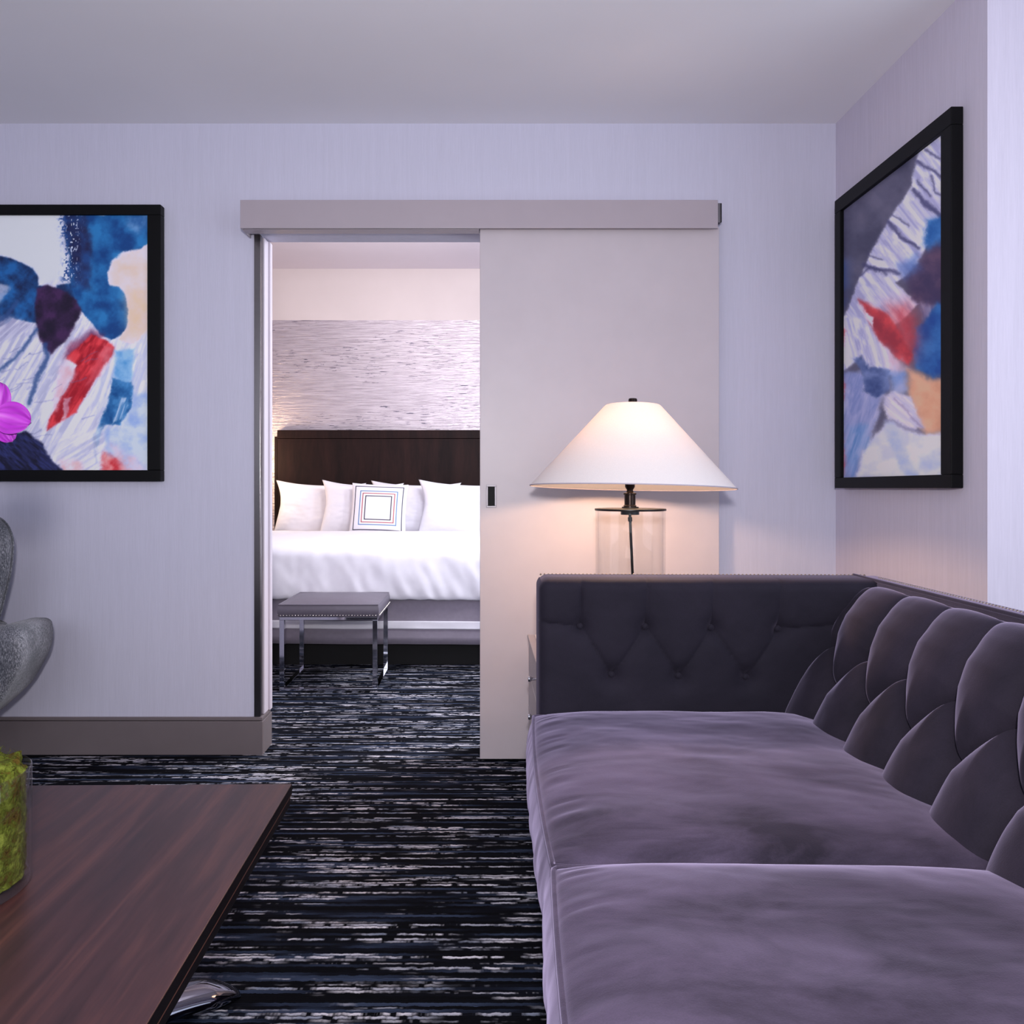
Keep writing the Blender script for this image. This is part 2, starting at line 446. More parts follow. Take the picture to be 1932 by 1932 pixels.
# --- painting on the back wall (drawing units: 3.33 per photo pixel)
k = 483.3; py_ = F/k
fx1 = (303-VX)/k; fx0 = fx1-.745; fz1 = H+(VY-385.5)/k; fz0 = H+(VY-908)/k; fw = .0505
cx0, cx1, cz0, cz1 = fx0+fw, (277.5-VX)/k, H+(VY-887)/k, H+(VY-405)/k
boxes = [(fx0, fx1, py_, D-.002, cz1, fz1), (fx0, fx1, py_, D-.002, fz0, cz0), (fx0, cx0, py_, D-.002, cz0, cz1), (cx1, fx1, py_, D-.002, cz0, cz1)]
nu, nv = 330, 420
U = np.linspace(cx0-.002, cx1+.002, nu); V = np.linspace(cz0-.002, cz1+.002, nv)
pts = [[(u, py_+.010, v) for v in V] for u in U]
def paint_left():
    uu, vv = np.meshgrid(U, V, indexing='ij'); px = (uu.ravel()*k+VX); py = (VY-(vv.ravel()-H)*k)
    c = Canvas(px*3.331, (py-360)*3.331, (206, 210, 228))
    c.blob([(-200, 600), (930, 560), (930, 1800), (-200, 1800)], (176, 178, 204), (228, 226, 240), 25, streak=(2.1, 260, 20), seed=3)
    c.blob([(560, 860), (940, 900), (940, 1300), (600, 1400)], (182, 188, 214), (230, 228, 240), 30, streak=(1.9, 240, 22), seed=8)
    c.blob([(820, 1270), (940, 1270), (940, 1770), (640, 1770), (660, 1500), (760, 1480)], (140, 166, 212), (190, 202, 228), 14, seed=4)
    c.blob([(-200, 400), (0, 405), (60, 420), (130, 450), (200, 490), (232, 540), (232, 590), (340, 612), (350, 590), (450, 570), (470, 700), (300, 900), (220, 830), (70, 800), (0, 850), (-200, 900)], (16, 34, 74), (28, 92, 156), 4, warp=.3, seed=5)
    c.blob([(-60, 560), (60, 600), (-20, 700), (-80, 760)], (190, 196, 220), (120, 140, 180), 8, seed=6, op=.8)
    c.blob([(-200, 790), (60, 790), (200, 840), (160, 900), (-200, 1010)], (150, 150, 184), (208, 208, 226), 12, streak=(2.4, 200, 14), op=.8, seed=7)
    c.blob([(400, 140), (940, 140), (940, 320), (880, 360), (760, 380), (700, 430), (665, 510), (680, 590), (740, 600), (785, 660), (800, 740), (790, 830), (760, 900), (690, 930), (620, 900), (560, 820), (490, 740), (440, 620), (430, 520), (425, 400), (392, 260)], (10, 58, 118), (36, 112, 172), 4, warp=.45, seed=2, grain=80)
    c.blob([(395, 140), (540, 140), (570, 360), (560, 620), (450, 600), (430, 420), (392, 260)], (26, 22, 58), (30, 60, 116), 14, warp=.7, seed=12, op=.9)
    sp = vnoise(c.x/7, c.y/11, 40); reg = 1/(1+np.exp(np.clip(poly_sd(c.x, c.y, [(395, 150), (490, 150), (470, 560), (420, 560), (425, 380), (400, 280)])/12, -40, 40)))
    c.over(reg*(sp > .8), (196, 206, 230)); 
    sp = vnoise(c.x/12, c.y/10, 43); reg = 1/(1+np.exp(np.clip(poly_sd(c.x, c.y, [(360, 150), (405, 150), (440, 560), (380, 560), (400, 400)])/8, -40, 40)))
    c.over(reg*(sp > .62), (30, 66, 128))
    c.blob([(800, 150), (930, 150), (930, 230), (850, 270), (800, 220)], (110, 150, 196), (24, 76, 138), 14, seed=16, op=.8)
    c.blob([(222, 610), (290, 590), (380, 620), (480, 680), (500, 740), (465, 850), (400, 950), (310, 1030), (240, 920), (205, 760)], (26, 16, 40), (62, 34, 76), 6, warp=.4, seed=21)
    c.blob([(935, 320), (890, 358), (770, 385), (700, 440), (668, 515), (690, 590), (745, 600), (790, 660), (806, 740), (792, 840), (740, 930), (840, 960), (935, 850)], (224, 206, 214), (218, 184, 156), 6, warp=.55, seed=22, grain=160)
    c.blob([(790, 640), (935, 560), (935, 880), (790, 900)], (220, 184, 148), (214, 190, 180), 30, op=.8, seed=23)
    c.blob([(400, 1050), (440, 960), (560, 870), (640, 900), (600, 960), (470, 1060)], (90, 36, 80), (150, 50, 80), 14, warp=.6, op=.8, seed=31)
    c.blob([(455, 1000), (560, 900), (660, 935), (712, 975), (700, 1030), (620, 1130), (545, 1260), (465, 1390), (390, 1440), (285, 1505), (300, 1440), (380, 1290), (440, 1180), (480, 1090), (410, 1060)], (150, 18, 34), (222, 62, 70), 5, warp=.45, seed=32, streak=(2.1, 120, 26))
    c.blob([(640, 960), (712, 975), (690, 1050), (590, 1180), (540, 1220)], (226, 130, 140), (210, 80, 92), 12, op=.7, seed=33)
    c.blob([(370, 1090), (430, 1060), (470, 1150), (400, 1240), (340, 1380), (330, 1300)], (226, 150, 160), (214, 190, 206), 16, op=.7, seed=34)
    c.blob([(395, 1310), (440, 1290), (400, 1430), (380, 1440)], (220, 200, 212), (190, 120, 140), 4, op=.8, seed=35)
    c.blob([(715, 1000), (838, 990), (822, 1190), (770, 1210), (710, 1170)], (70, 138, 198), (136, 180, 216), 10, warp=.5, seed=41)
    c.blob([(700, 1180), (820, 1200), (826, 1340), (750, 1470), (650, 1480), (595, 1620), (572, 1560), (650, 1390)], (14, 70, 128), (64, 130, 186), 5, warp=.55, seed=42)
    c.blob([(740, 1290), (800, 1300), (780, 1420), (700, 1470)], (200, 212, 232), (60, 120, 176), 5, op=.7, streak=(1.9, 90, 10), seed=43)
    for P, w in (([(280, 960), (290, 1040), (230, 1160), (170, 1340)], 14), ([(225, 870), (130, 1000), (0, 1130)], 10), ([(100, 690), (30, 780), (-60, 830)], 14), ([(590, 1530), (580, 1620), (600, 1700)], 7)):
        c.line(P, w, (44, 74, 128), .85, 4)
    for i in range(26):
        x0 = random.uniform(-60, 620); y0 = random.uniform(980, 1600); L = random.uniform(40, 140); th = random.uniform(2.2, 3.0)
        c.line([(x0, y0), (x0+L*math.cos(th), y0+L*math.sin(th)*.6)], random.uniform(.8, 2.4), (96, 104, 148), .55, 2)
    c.blob([(330, 1640), (350, 1540), (640, 1480), (650, 1760), (400, 1760)], (180, 182, 206), (228, 226, 238), 18, streak=(2.6, 160, 16), op=.75, seed=47)
    c.blob([(640, 1650), (700, 1670), (780, 1690), (830, 1780), (640, 1780)], (190, 40, 50), (226, 150, 150), 10, warp=.8, seed=51)
    c.blob([(690, 1600), (830, 1660), (900, 1760), (780, 1770)], (222, 176, 184), (190, 196, 222), 22, op=.7, seed=53)
    c.blob([(380, 1690), (500, 1700), (510, 1780), (380, 1780)], (226, 160, 160), (226, 220, 230), 14, op=.8, seed=52)
    c.blob([(-200, 1520), (60, 1540), (150, 1510), (260, 1590), (290, 1660), (400, 1770), (-200, 1780)], (14, 14, 38), (40, 46, 96), 6, warp=.5, seed=55, streak=(.7, 60, 14))
    return np.clip(c.c*1.15+3, 0, 249)
framed('framed_painting', 'black framed abstract painting of blue and red washes on the wall left of doorway', ((fx0+fx1)/2, D-.02, fz0), boxes, pts, paint_left)

# --- painting on the right wall
fX = 1.360; ya = fX*F/(1574.5-VX); yb = fX*F/(1794.5-VX)            # far and near ends
gz0 = H-(0)/600; gz1 = H+1.108; fw = .052
cya, cyb = ya-.046, yb+.052; cz0b, cz1b = gz0+.040, gz1-.052
boxes = [(fX, RX-.002, yb, ya, cz1b, gz1), (fX, RX-.002, yb, ya, gz0, cz0b), (fX, RX-.002, cya, ya, cz0b, cz1b), (fX, RX-.002, yb, cyb, cz0b, cz1b)]
nu2, nv2 = 260, 420
U2 = np.linspace(cyb-.002, cya+.002, nu2); V2 = np.linspace(cz0b-.002, cz1b+.002, nv2)
cX = fX+.014
pts2 = [[(cX, u, v) for v in V2] for u in U2]
def paint_right():
    # drawing plane: s along the wall (0 far .. 460 near), t down; foreshortened sketch units
    uu, vv = np.meshgrid(U2, V2, indexing='ij'); u = uu.ravel(); v = vv.ravel()
    sx = (cX*F/u + VX - 1500)*2.415; sy = (VY-(v-H)*F/u - 160)*2.415
    c = Canvas(sx, sy, (84, 82, 104))
    c.blob([(150, 520), (600, 150), (540, 470), (420, 650), (330, 800), (255, 1000), (150, 1100)], (66, 66, 90), (100, 98, 120), 10, seed=1, grain=120)
    c.blob([(200, 800), (240, 800), (250, 980), (200, 1050)], (60, 86, 150), (80, 82, 116), 20, op=.7, seed=2)
    W1, W2 = (166, 166, 202), (228, 228, 242)
    c.blob([(562, 290), (700, 180), (700, 640), (600, 740), (520, 860), (460, 900), (560, 1000), (480, 1080), (330, 1180), (200, 1330), (205, 1080), (245, 1020), (300, 860), (340, 780), (420, 620), (530, 460)], W1, W2, 4, warp=.35, seed=3, streak=(.9, 130, 20))
    for P, w in (([(555, 360), (610, 380), (665, 420)], 7), ([(540, 480), (600, 545), (660, 600)], 12), ([(560, 440), (620, 500)], 4), ([(420, 630), (480, 680), (560, 740)], 9), ([(440, 590), (520, 640)], 3),
                 ([(310, 820), (380, 850), (480, 860)], 8), ([(340, 770), (400, 800)], 3), ([(300, 860), (340, 830), (420, 870)], 4), ([(600, 300), (660, 340)], 5), ([(620, 420), (640, 480), (660, 500)], 4)):
        c.line(P, w, (62, 62, 104), .85, 3)
    c.blob([(600, 620), (700, 590), (700, 770), (600, 770), (585, 720)], (26, 86, 156), (62, 120, 184), 9, seed=5)
    c.blob([(500, 880), (560, 800), (640, 730), (700, 720), (700, 1030), (600, 1010), (530, 980)], (58, 48, 82), (92, 70, 96), 12, seed=6)
    c.blob([(470, 820), (550, 770), (560, 840), (500, 880)], (70, 110, 180), (110, 130, 190), 16, op=.8, seed=7)
    c.blob([(570, 1000), (640, 1010), (640, 1110), (600, 1120)], (170, 160, 190), (110, 110, 160), 12, streak=(1.4, 90, 12), op=.7, seed=8)
    c.blob([(560, 1110), (625, 1040), (640, 990), (700, 1000), (700, 1300), (630, 1335), (550, 1300), (540, 1190)], (16, 66, 140), (46, 106, 172), 8, warp=.5, seed=9)
    c.blob([(200, 1060), (330, 1070), (410, 1190), (470, 1260), (470, 1330), (330, 1315), (300, 1235), (200, 1320)], W1, W2, 6, warp=.35, seed=30, streak=(1.3, 130, 18))
    c.blob([(440, 1020), (500, 1000), (545, 1050), (560, 1150), (535, 1240), (480, 1200)], (206, 84, 92), (196, 56, 66), 34, seed=11, op=.9)
    c.blob([(295, 975), (350, 1010), (430, 1050), (480, 1120), (540, 1230), (520, 1275), (470, 1250), (400, 1190), (340, 1090)], (150, 44, 58), (206, 66, 72), 6, warp=.4, seed=12)
    c.blob([(320, 1030), (360, 1060), (350, 1100), (320, 1060)], (226, 214, 226), None, 4, seed=13)
    c.blob([(400, 1200), (450, 1230), (520, 1290), (480, 1330), (430, 1300)], (216, 170, 186), (206, 196, 216), 14, op=.8, seed=14)
    c.blob([(200, 1310), (300, 1300), (400, 1400), (390, 1490), (340, 1610), (300, 1700), (270, 1800), (200, 1800)], (124, 138, 190), (176, 178, 212), 9, seed=15, streak=(1.9, 160, 22))
    c.blob([(260, 1240), (300, 1235), (340, 1290), (432, 1300), (425, 1390), (370, 1430), (315, 1390), (305, 1310)], (50, 70, 124), (110, 128, 176), 5, warp=.6, seed=16)
    c.blob([(430, 1310), (500, 1300), (520, 1390), (430, 1420)], (120, 150, 206), (170, 176, 210), 14, seed=17)
    c.blob([(510, 1290), (600, 1340), (700, 1325), (700, 1590), (590, 1595), (545, 1520), (520, 1420)], (206, 150, 120), (222, 172, 140), 14, seed=18)
    c.blob([(395, 1420), (450, 1395), (530, 1420), (590, 1560), (540, 1575), (430, 1530)], (190, 186, 212), (226, 220, 232), 7, streak=(.7, 110, 16), seed=19)
    c.line([(450, 1430), (520, 1500), (580, 1560)], 3, (140, 124, 160), .7, 3); c.line([(420, 1530), (500, 1560), (570, 1585)], 3, (120, 120, 170), .7, 3)
    c.blob([(290, 1720), (330, 1620), (400, 1560), (440, 1540), (560, 1590), (700, 1590), (700, 1800), (260, 1800)], (196, 200, 224), (222, 222, 236), 8, seed=20)
    c.blob([(420, 1540), (470, 1560), (520, 1690), (560, 1790), (500, 1790), (430, 1640)], (150, 170, 212), (190, 198, 224), 10, seed=21)
    c.blob([(560, 1690), (700, 1660), (700, 1740), (560, 1740)], (160, 176, 212), (204, 208, 228), 14, op=.8, seed=22)
    for y0, y1 in ((1080, 1220), (1310, 1440), (1600, 1790)): c.blob([(195, y0), (216, y0), (228, (y0+y1)/2), (216, y1), (195, y1)], (196, 60, 70), (206, 110, 130), 6, op=.85, seed=y0)
    c.blob([(240, 1560), (330, 1540), (330, 1640), (290, 1690), (250, 1780), (230, 1700)], (80, 130, 190), (150, 170, 212), 10, op=.8, seed=24, streak=(1.9, 90, 14))
    return np.clip(c.c*1.15+4, 0, 249)
framed('framed_painting', 'tall black framed abstract painting of a pale slope, on the right wall above the sofa', (RX-.02, (ya+yb)/2, gz0), boxes, pts2, paint_right)

# ------------------------------------------------------------------ sofa
SP = Vector((1.145, 2.23, 0))
sofa = thing('sofa', SP, 'plum grey velvet sofa with button tufted back and arm', 'sofa', math.radians(-1.6))
SX0 = .150; SYN = -.62                              # front face, near end
def tuft(U, V, creases, buttons, A, w, B, rb):
    d = np.full(U.shape, 1e9)
    for a, b in creases: d = np.minimum(d, segdist(U, V, a, b))
    t = np.clip(d/w, 0, 1); h = A*np.sqrt(np.clip(1-(1-t)**2, 0, 1)) - .22*A*np.exp(-d/.005)
    for (bu, bv) in buttons:
        r = np.hypot(U-bu, V-bv); h = h - B*np.exp(-(r/rb)**1.3)
    return h
def edge_roll(d, r):
    t = np.clip(1-d/r, 0, 1); return r*(1-np.sqrt(np.clip(1-t*t, 0, 1)))

def sofa_arm(yf, yr, sgn, visible):
    """arm slab between yf (inside face) and yr; sgn = direction in which the inside face looks (-1: towards -y)"""
    bm = NB(); x0, x1, z0, z1 = SX0+.008, 1.075, .09, .800
    nx, nz = (190, 150) if visible else (40, 30)
    X = np.linspace(x0, x1, nx); Z = np.linspace(z0, z1, nz); UU, VV = np.meshgrid(X, Z, indexing='ij')
    r1 = [(.272, .672), (.449, .672), (.628, .670), (.808, .668)]; r2 = [(.358, .540), (.540, .538), (.722, .536)]
    cr = [((x, z), (x+.004, .80)) for x, z in r1] + [(a, b) for a, b in zip(r1, r2)] + [(b, a) for a, b in zip(r1[1:], r2)]
    cr += [(r1[0], (x0, .685)), (r1[-1], (x1, .69))]
    h = tuft(UU, VV, cr, r1+r2, .0110, .060, .030, .022) if visible else np.zeros_like(UU)
    h = h + .006*(fbm(UU*14, VV*14, 3)-.5)
    ed = np.minimum(np.minimum(UU-x0, 9), np.minimum(z1-VV, 9))
    yy = yf + sgn*(h) - sgn*edge_roll(ed, .030)
    V = grid(bm, [[(X[i], yy[i, j], Z[j]) for j in range(nz)] for i in range(nx)])
    # wrap: left end, top, back
    Vb = [[None]*nz for _ in range(2)]
    yb_ = yr
    def edge_strip(line, fn):
        prev = line
        for p in fn:
            cur = [bm.verts.new(q) for q in p]
            for i in range(len(line)-1): bm.faces.new((prev[i], prev[i+1], cur[i+1], cur[i]))
            prev = cur
    top = [V[i][nz-1] for i in range(nx)]; left = [V[0][j] for j in range(nz)]
    rr = .018
    def roll_top(): 
        for t in (0, .5, 1): yield [(X[i], yb_+sgn*rr*(1-math.sin(t*math.pi/2)), z1-rr*(1-math.cos(t*math.pi/2))) for i in range(nx)]
        yield [(X[i], yb_, z0) for i in range(nx)]
    edge_strip(top, roll_top())
    edge_strip(left, iter([[(x0, yb_, Z[j]) for j in range(nz)]]))
    rc = .032
    for v in bm.verts:
        a_, b_ = x0+rc-v.co.x, v.co.z-(z1-rc)
        if a_ > 0 and b_ > 0:
            L_ = math.hypot(a_, b_); k_ = max(a_, b_)/L_; v.co.x = x0+rc-a_*k_; v.co.z = z1-rc+b_*k_
    arm = obj('arm', bm, M['velvet_arm_shaded'], sofa)
    if visible:
        for (bx, bz) in r1+r2:
            bm = NB(); bmesh.ops.create_uvsphere(bm, u_segments=14, v_segments=8, radius=.0085, matrix=Matrix.Translation((bx, yf+.0135, bz)) @ Matrix.Diagonal((1, .6, 1, 1)))
            obj('button', bm, M['velvet_arm_shaded'], arm)
        bm = NB(); n = 84
        for i in range(n):
            x = .17+i*.0112
            bmesh.ops.create_icosphere(bm, subdivisions=1, radius=.0034, matrix=Matrix.Translation((x, yr-.016, z1-.0005)))
        obj('nailhead_trim', bm, M['sofa_nail'], arm); tag(bpy.data.objects[arm.children[-1].name], 'shiny nailhead studs')
    return arm
sofa_arm(2.070, 2.225, -1, True)
sofa_arm(SYN+.16, SYN, 1, False)

# backrest
def backrest():
    bm = NB(); ya_, yb_ = SYN+.165, 2.074
    ny, ns = 520, 96
    prof = [(.838, .36), (.856, .43), (.905, .535), (.955, .640), (.992, .718), (1.008, .752), (1.028, .776), (1.068, .786)]
    P = catmull([(a, 0, b) for a, b in prof], 14); P = [(p.x, p.z) for p in P]
    L = np.concatenate([[0], np.cumsum([math.hypot(b[0]-a[0], b[1]-a[1]) for a, b in zip(P, P[1:])])])
    S = np.linspace(0, L[-1], ns); px = np.interp(S, L, [p[0] for p in P]); pz = np.interp(S, L, [p[1] for p in P])
    tx, tz = np.gradient(px), np.gradient(pz); q = np.hypot(tx, tz); nxn, nzn = -tz/q, tx/q
    s_of = lambda z: float(np.interp(z, pz[:-6], S[:-6]))
    s1, s2, top = s_of(.640), s_of(.530), L[-1]
    Y = np.linspace(ya_, yb_, ny); UU, SS = np.meshgrid(Y, S, indexing='ij')
    r1 = [(2.034-.1765*i, s1) for i in range(15)]; r2 = [(1.946-.1765*i, s2) for i in range(15)]
    cr = [((y, s1), (y+.012, top)) for y, s in r1] + [((y, s2), (y, 0)) for y, s in r2]
    for (y, s) in r1:
        cr += [((y, s), (y-.088, s2)), ((y, s), (y+.088, s2))]
    h = tuft(UU, SS, cr, r1+r2, .056, .085, .016, .024)
    h = h + .005*(fbm(UU*9, SS*9, 8)-.5)
    h *= np.clip((L[-1]-SS-.02)/.11, 0, 1)**.6
    h -= edge_roll(np.minimum(yb_-UU, UU-ya_), .03)
    XX = px[None]+nxn[None]*h; ZZ = pz[None]+nzn[None]*h
    V = grid(bm, [[(XX[i, j]+.012, Y[i], ZZ[i, j]) for j in range(ns)] for i in range(ny)])
    bk = obj('backrest', bm, M['velvet_back_shaded'], sofa)
    for (y, s) in r1[:6]+r2[:6]:
        i = min(max(int(np.searchsorted(Y, y)), 0), ny-1); j = int(np.searchsorted(S, s))
        bm = NB(); bmesh.ops.create_uvsphere(bm, u_segments=14, v_segments=8, radius=.0085, matrix=Matrix.Translation((XX[i, j]+.012+.001, y, ZZ[i, j])) @ Matrix.Diagonal((.6, 1, 1, 1)))
        obj('button', bm, M['velvet_back_shaded'], bk)
    # outer frame of the back: ledge on top, rear face
    bm = NB(); box(bm, 1.066, 1.145, SYN, 2.230, .09, .797)
    fr = obj('back_frame', bm, M['velvet_back_shaded'], sofa, bevel=.012)
    bm = NB()
    tube(bm, [(1.072, SYN+.03, .799), (1.072, 2.215, .799)], .0055, 8); obj('piping', bm, M['velvet_back_shaded'], fr)
    bm = NB(); y = 2.16
    while y > -.1:
        bmesh.ops.create_icosphere(bm, subdivisions=1, radius=.0032, matrix=Matrix.Translation((1.118, y, .7970))); y -= .0112
    tag(obj('nailhead_trim', bm, M['sofa_nail'], fr), 'shiny nailhead studs')
backrest()

# seat base
bm = NB(); box(bm, SX0+.012, 1.06, SYN+.165, 2.060, .09, .285); obj('seat_base', bm, M['velvet_seat_lit'], sofa, bevel=.015)
for (x, y) in ((SX0+.06, 2.15), (1.09, 2.15), (SX0+.06, SYN+.08), (1.09, SYN+.08)):
    bm = NB(); lathe(bm, [(0, 0), (.016, 0), (.026, .09), (0, .09)], (x, y, 0), 16); obj('leg', bm, M['black'], sofa)

def seat_cushion(y0, y1, seed):
    x0, x1 = SX0-.006, .905; zb, ze, cr = .287, .428, .050
    bm = NB(); nx, ny = 120, 120
    def side(t):       # 0..1 around? not used
        return t
    X = np.linspace(-1, 1, nx); Y = np.linspace(-1, 1, ny)
    # spread samples towards the edges
    X = np.sign(X)*np.abs(X)**.8; Y = np.sign(Y)*np.abs(Y)**.8
    UU, VV = np.meshgrid(X, Y, indexing='ij')
    mx, my, hx, hy_ = (x0+x1)/2, (y0+y1)/2, (x1-x0)/2, (y1-y0)/2
    # slightly bowed outline
    bow = .010
    WX = mx + UU*(hx + bow*(1-VV**2)); WY = my + VV*(hy_ + .004*(1-UU**2))
    crown = (1-np.abs(UU)**2.6)*(1-np.abs(VV)**2.8)
    dx_ = np.minimum((1-np.abs(UU))*hx/.17, 1); dy2 = np.minimum((1-np.abs(VV))*hy_/.15, 1)
    crown = np.sqrt(np.clip(1-(1-dx_)**2, 0, 1)*np.clip(1-(1-dy2)**2, 0, 1)); ZZ = ze + cr*(.82*crown + .18*(1-UU**2)*(1-VV**2))
    ZZ += .012*(fbm(WX*4+seed+WY*1.5, WY*7, seed, 4)-.5)*crown**.4
    # gathered puckers fading in from the front edge
    fe = np.clip(1-(UU+1)/.22, 0, 1); ZZ += .0035*fe*(1-fe)*4*(np.abs(vnoise(WY*38, WX*6, seed+4)-.5)*2-.5)
    fold = np.exp(-((WX-(x0+.33)-.22*(WY-y0))/.012)**2); ZZ -= .0006*fold*crown
    V = grid(bm, [[(WX[i, j], WY[i, j], ZZ[i, j]) for j in range(ny)] for i in range(nx)])
    # boxing: loop around the outline going down with a bulge
    loop = [V[i][0] for i in range(nx)] + [V[nx-1][j] for j in range(1, ny)] + [V[i][ny-1] for i in range(nx-2, -1, -1)] + [V[0][j] for j in range(ny-2, 0, -1)]
    prev = loop; rows = 8
    for r in range(1, rows+1):
        t = r/rows; cur = []
        for v in loop:
            dx, dy_ = (v.co.x-mx)/hx, (v.co.y-my)/hy_
            b = .020*math.sin(math.pi*t)
            nx_ = math.copysign(1, dx) if abs(dx) > .985 else 0; ny_ = math.copysign(1, dy_) if abs(dy_) > .985 else 0
            fold = .006*math.sin(math.pi*t)*(float(vnoise(np.array(v.co.y*34+t*1.2), np.array(t*1.5), seed))-.5)*(1 if nx_ < 0 else 0)
            cur.append(bm.verts.new((v.co.x+nx_*(b*.9+fold), v.co.y+ny_*b*.15, v.co.z+(zb-v.co.z)*t)))
        n = len(loop)
        for i in range(n): bm.faces.new((prev[i], prev[(i+1) % n], cur[(i+1) % n], cur[i]))
        prev = cur
    bm.faces.new(prev[::-1])
    pipe = [Vector((v.co.x, v.co.y, v.co.z+.001)) for v in loop[::2]]
    cu = obj('seat_cushion', bm, M['velvet_seat_lit'], sofa)
    bm = NB(); tube(bm, pipe, .0052, 8, closed=True); obj('piping', bm, M['velvet_seat_lit'], cu)
    return cu
seat_cushion(1.232, 2.062, 3); seat_cushion(.400, 1.226, 9); seat_cushion(SYN+.17, .394, 15)

# ------------------------------------------------------------------ drawer chest and lamp behind the sofa arm
cy0, cy1 = 2.262, 2.795; cxa, cxb = .168, .95; ct = .522
chest = thing('drawer_chest', (.56, 2.53, 0), 'low taupe drawer chest with chrome knobs behind the sofa arm', 'chest of drawers')
bm = NB(); box(bm, cxa+.012, cxb, cy0+.01, cy1-.006, .125, ct-.017); obj('body', bm, M['chest'], chest, smooth=False, bevel=.002)
bm = NB(); box(bm, cxa-.004, cxb+.006, cy0+.004, cy1, ct-.0165, ct-.004); obj('frame_top', bm, M['chest'], chest, smooth=False, bevel=.002)
bm = NB(); box(bm, cxa+.02, cxb-.02, cy0+.02, cy1-.02, ct-.004, ct); obj('top_panel', bm, M['chest_top'], chest, smooth=False, bevel=.001)
for i in range(3):
    z0 = .147+i*.120
    bm = NB(); box(bm, cxa, cxa+.012, cy0+.02, cy1-.014, z0, z0+.116); d_ = obj('drawer', bm, M['chest'], chest, smooth=False, bevel=.002)
    for yk in (2.437,):
        bm = NB(); lathe(bm, [(0, .024), (.008, .023), (.0095, .019), (.0085, .014), (.0045, .011), (.004, 0)], (0, 0, 0), 20)
        bm.transform(Matrix.Translation((cxa, yk, z0+.058)) @ Matrix.Rotation(-math.pi/2, 4, 'Y')); obj('knob', bm, M['chrome'], d_)
for (x, y) in ((cxa+.04, cy0+.05), (cxb-.04, cy0+.05), (cxa+.04, cy1-.05), (cxb-.04, cy1-.05)):
    bm = NB(); box(bm, x-.016, x+.016, y-.016, y+.016, 0, .125); obj('foot', bm, M['black'], chest, smooth=False)

ly = 2.52; lk = F/ly; lx = (1188.5-VX)/lk; 
zz = lambda p: H+(VY-p)/lk
lamp = thing('table_lamp', (lx, ly, ct), 'glass cylinder table lamp with wide white cone shade', 'lamp')
gr = .112
gx = lx+.001
bm = NB(); zt = zz(963)
lathe(bm, [(0, ct+.004), (gr-.004, ct+.004), (gr, ct+.008), (gr, zt-.001), (gr-.006, zt-.001), (gr-.006, ct+.018), (0, ct+.016)], (gx, ly, 0), 72)
obj('glass_base', bm, M['glass'], lamp)
bm = NB(); lathe(bm, [(0, zt-.0005), (gr+.003, zt-.0005), (gr+.004, zt+.002), (gr+.003, zt+.006), (.028, zt+.007), (.027, zt+.012), (0, zt+.012)], (gx, ly, 0), 64); obj('lid', bm, M['black'], lamp)
bm = NB(); z = zt+.011
lathe(bm, [(0, z), (.021, z), (.021, z+.005), (.018, z+.007), (.018, z+.040), (.021, z+.041), (.021, z+.046), (.012, z+.048), (.010, z+.056), (.016, z+.066), (.016, z+.12), (0, z+.12)], (lx, ly, 0), 32); obj('socket', bm, M['bronze'], lamp)
bm = NB(); lathe(bm, [(0, zt-.014), (.030, zt-.014), (.030, zt-.0008), (0, zt-.0008)], (lx, ly, 0), 32); obj('collar', bm, M['black'], lamp)
bm = NB(); tube(bm, catmull([(lx, ly, zt-.012), (lx+.001, ly, zt-.04), (lx+.004, ly+.004, zt-.09), (lx+.016, ly+.012, .66), (lx+.024, ly+.02, .56), (lx+.05, ly+.05, ct+.022)], 6), .0045, 8)
tube(bm, [(lx, ly, zt-.022), (lx+.001, ly, zt-.036)], .007, 10); obj('cord', bm, M['black'], lamp)
# shade: open cone, slightly tilted
rb, rt = .331, .088; zb, zt2 = 0.0, (VY-765.5)/lk
tilt = Matrix.Translation((lx+.008/2, ly, H+(VY-919.5)/lk)) @ Matrix.Rotation(math.radians(1.35), 4, 'Y') @ Matrix.Rotation(math.radians(-1.5), 4, 'X')
bm = NB(); t_ = .0022
lathe(bm, [(rb, 0), (rt+.006, zt2-.006), (rt, zt2-.001), (rt-.006, zt2), (.02, zt2+.001), (.02, zt2-.003), (rt-.006, zt2-.004), (rb-t_*1.4, .0005), (rb, 0)], (0, 0, 0), 96)
bm.transform(tilt); sh = obj('shade', bm, M['shade'], lamp)
bm = NB(); tube(bm, [(rb*math.cos(a*math.pi/48), rb*math.sin(a*math.pi/48), 0) for a in range(96)], .0022, 6, closed=True); bm.transform(tilt); obj('rim', bm, plain('rim_tape', (180, 172, 184), .8), sh)
bm = NB(); lathe(bm, [(0, zt2), (.014, zt2), (.0145, zt2+.017), (.013, zt2+.0215), (0, zt2+.023)], (0, 0, 0), 24); bm.transform(tilt); obj('finial', bm, M['bronze'], lamp)
bm = NB(); tube(bm, [(0, 0, .02), (0, 0, zt2)], .003, 8); bm.transform(tilt); obj('harp', bm, M['bronze'], lamp)

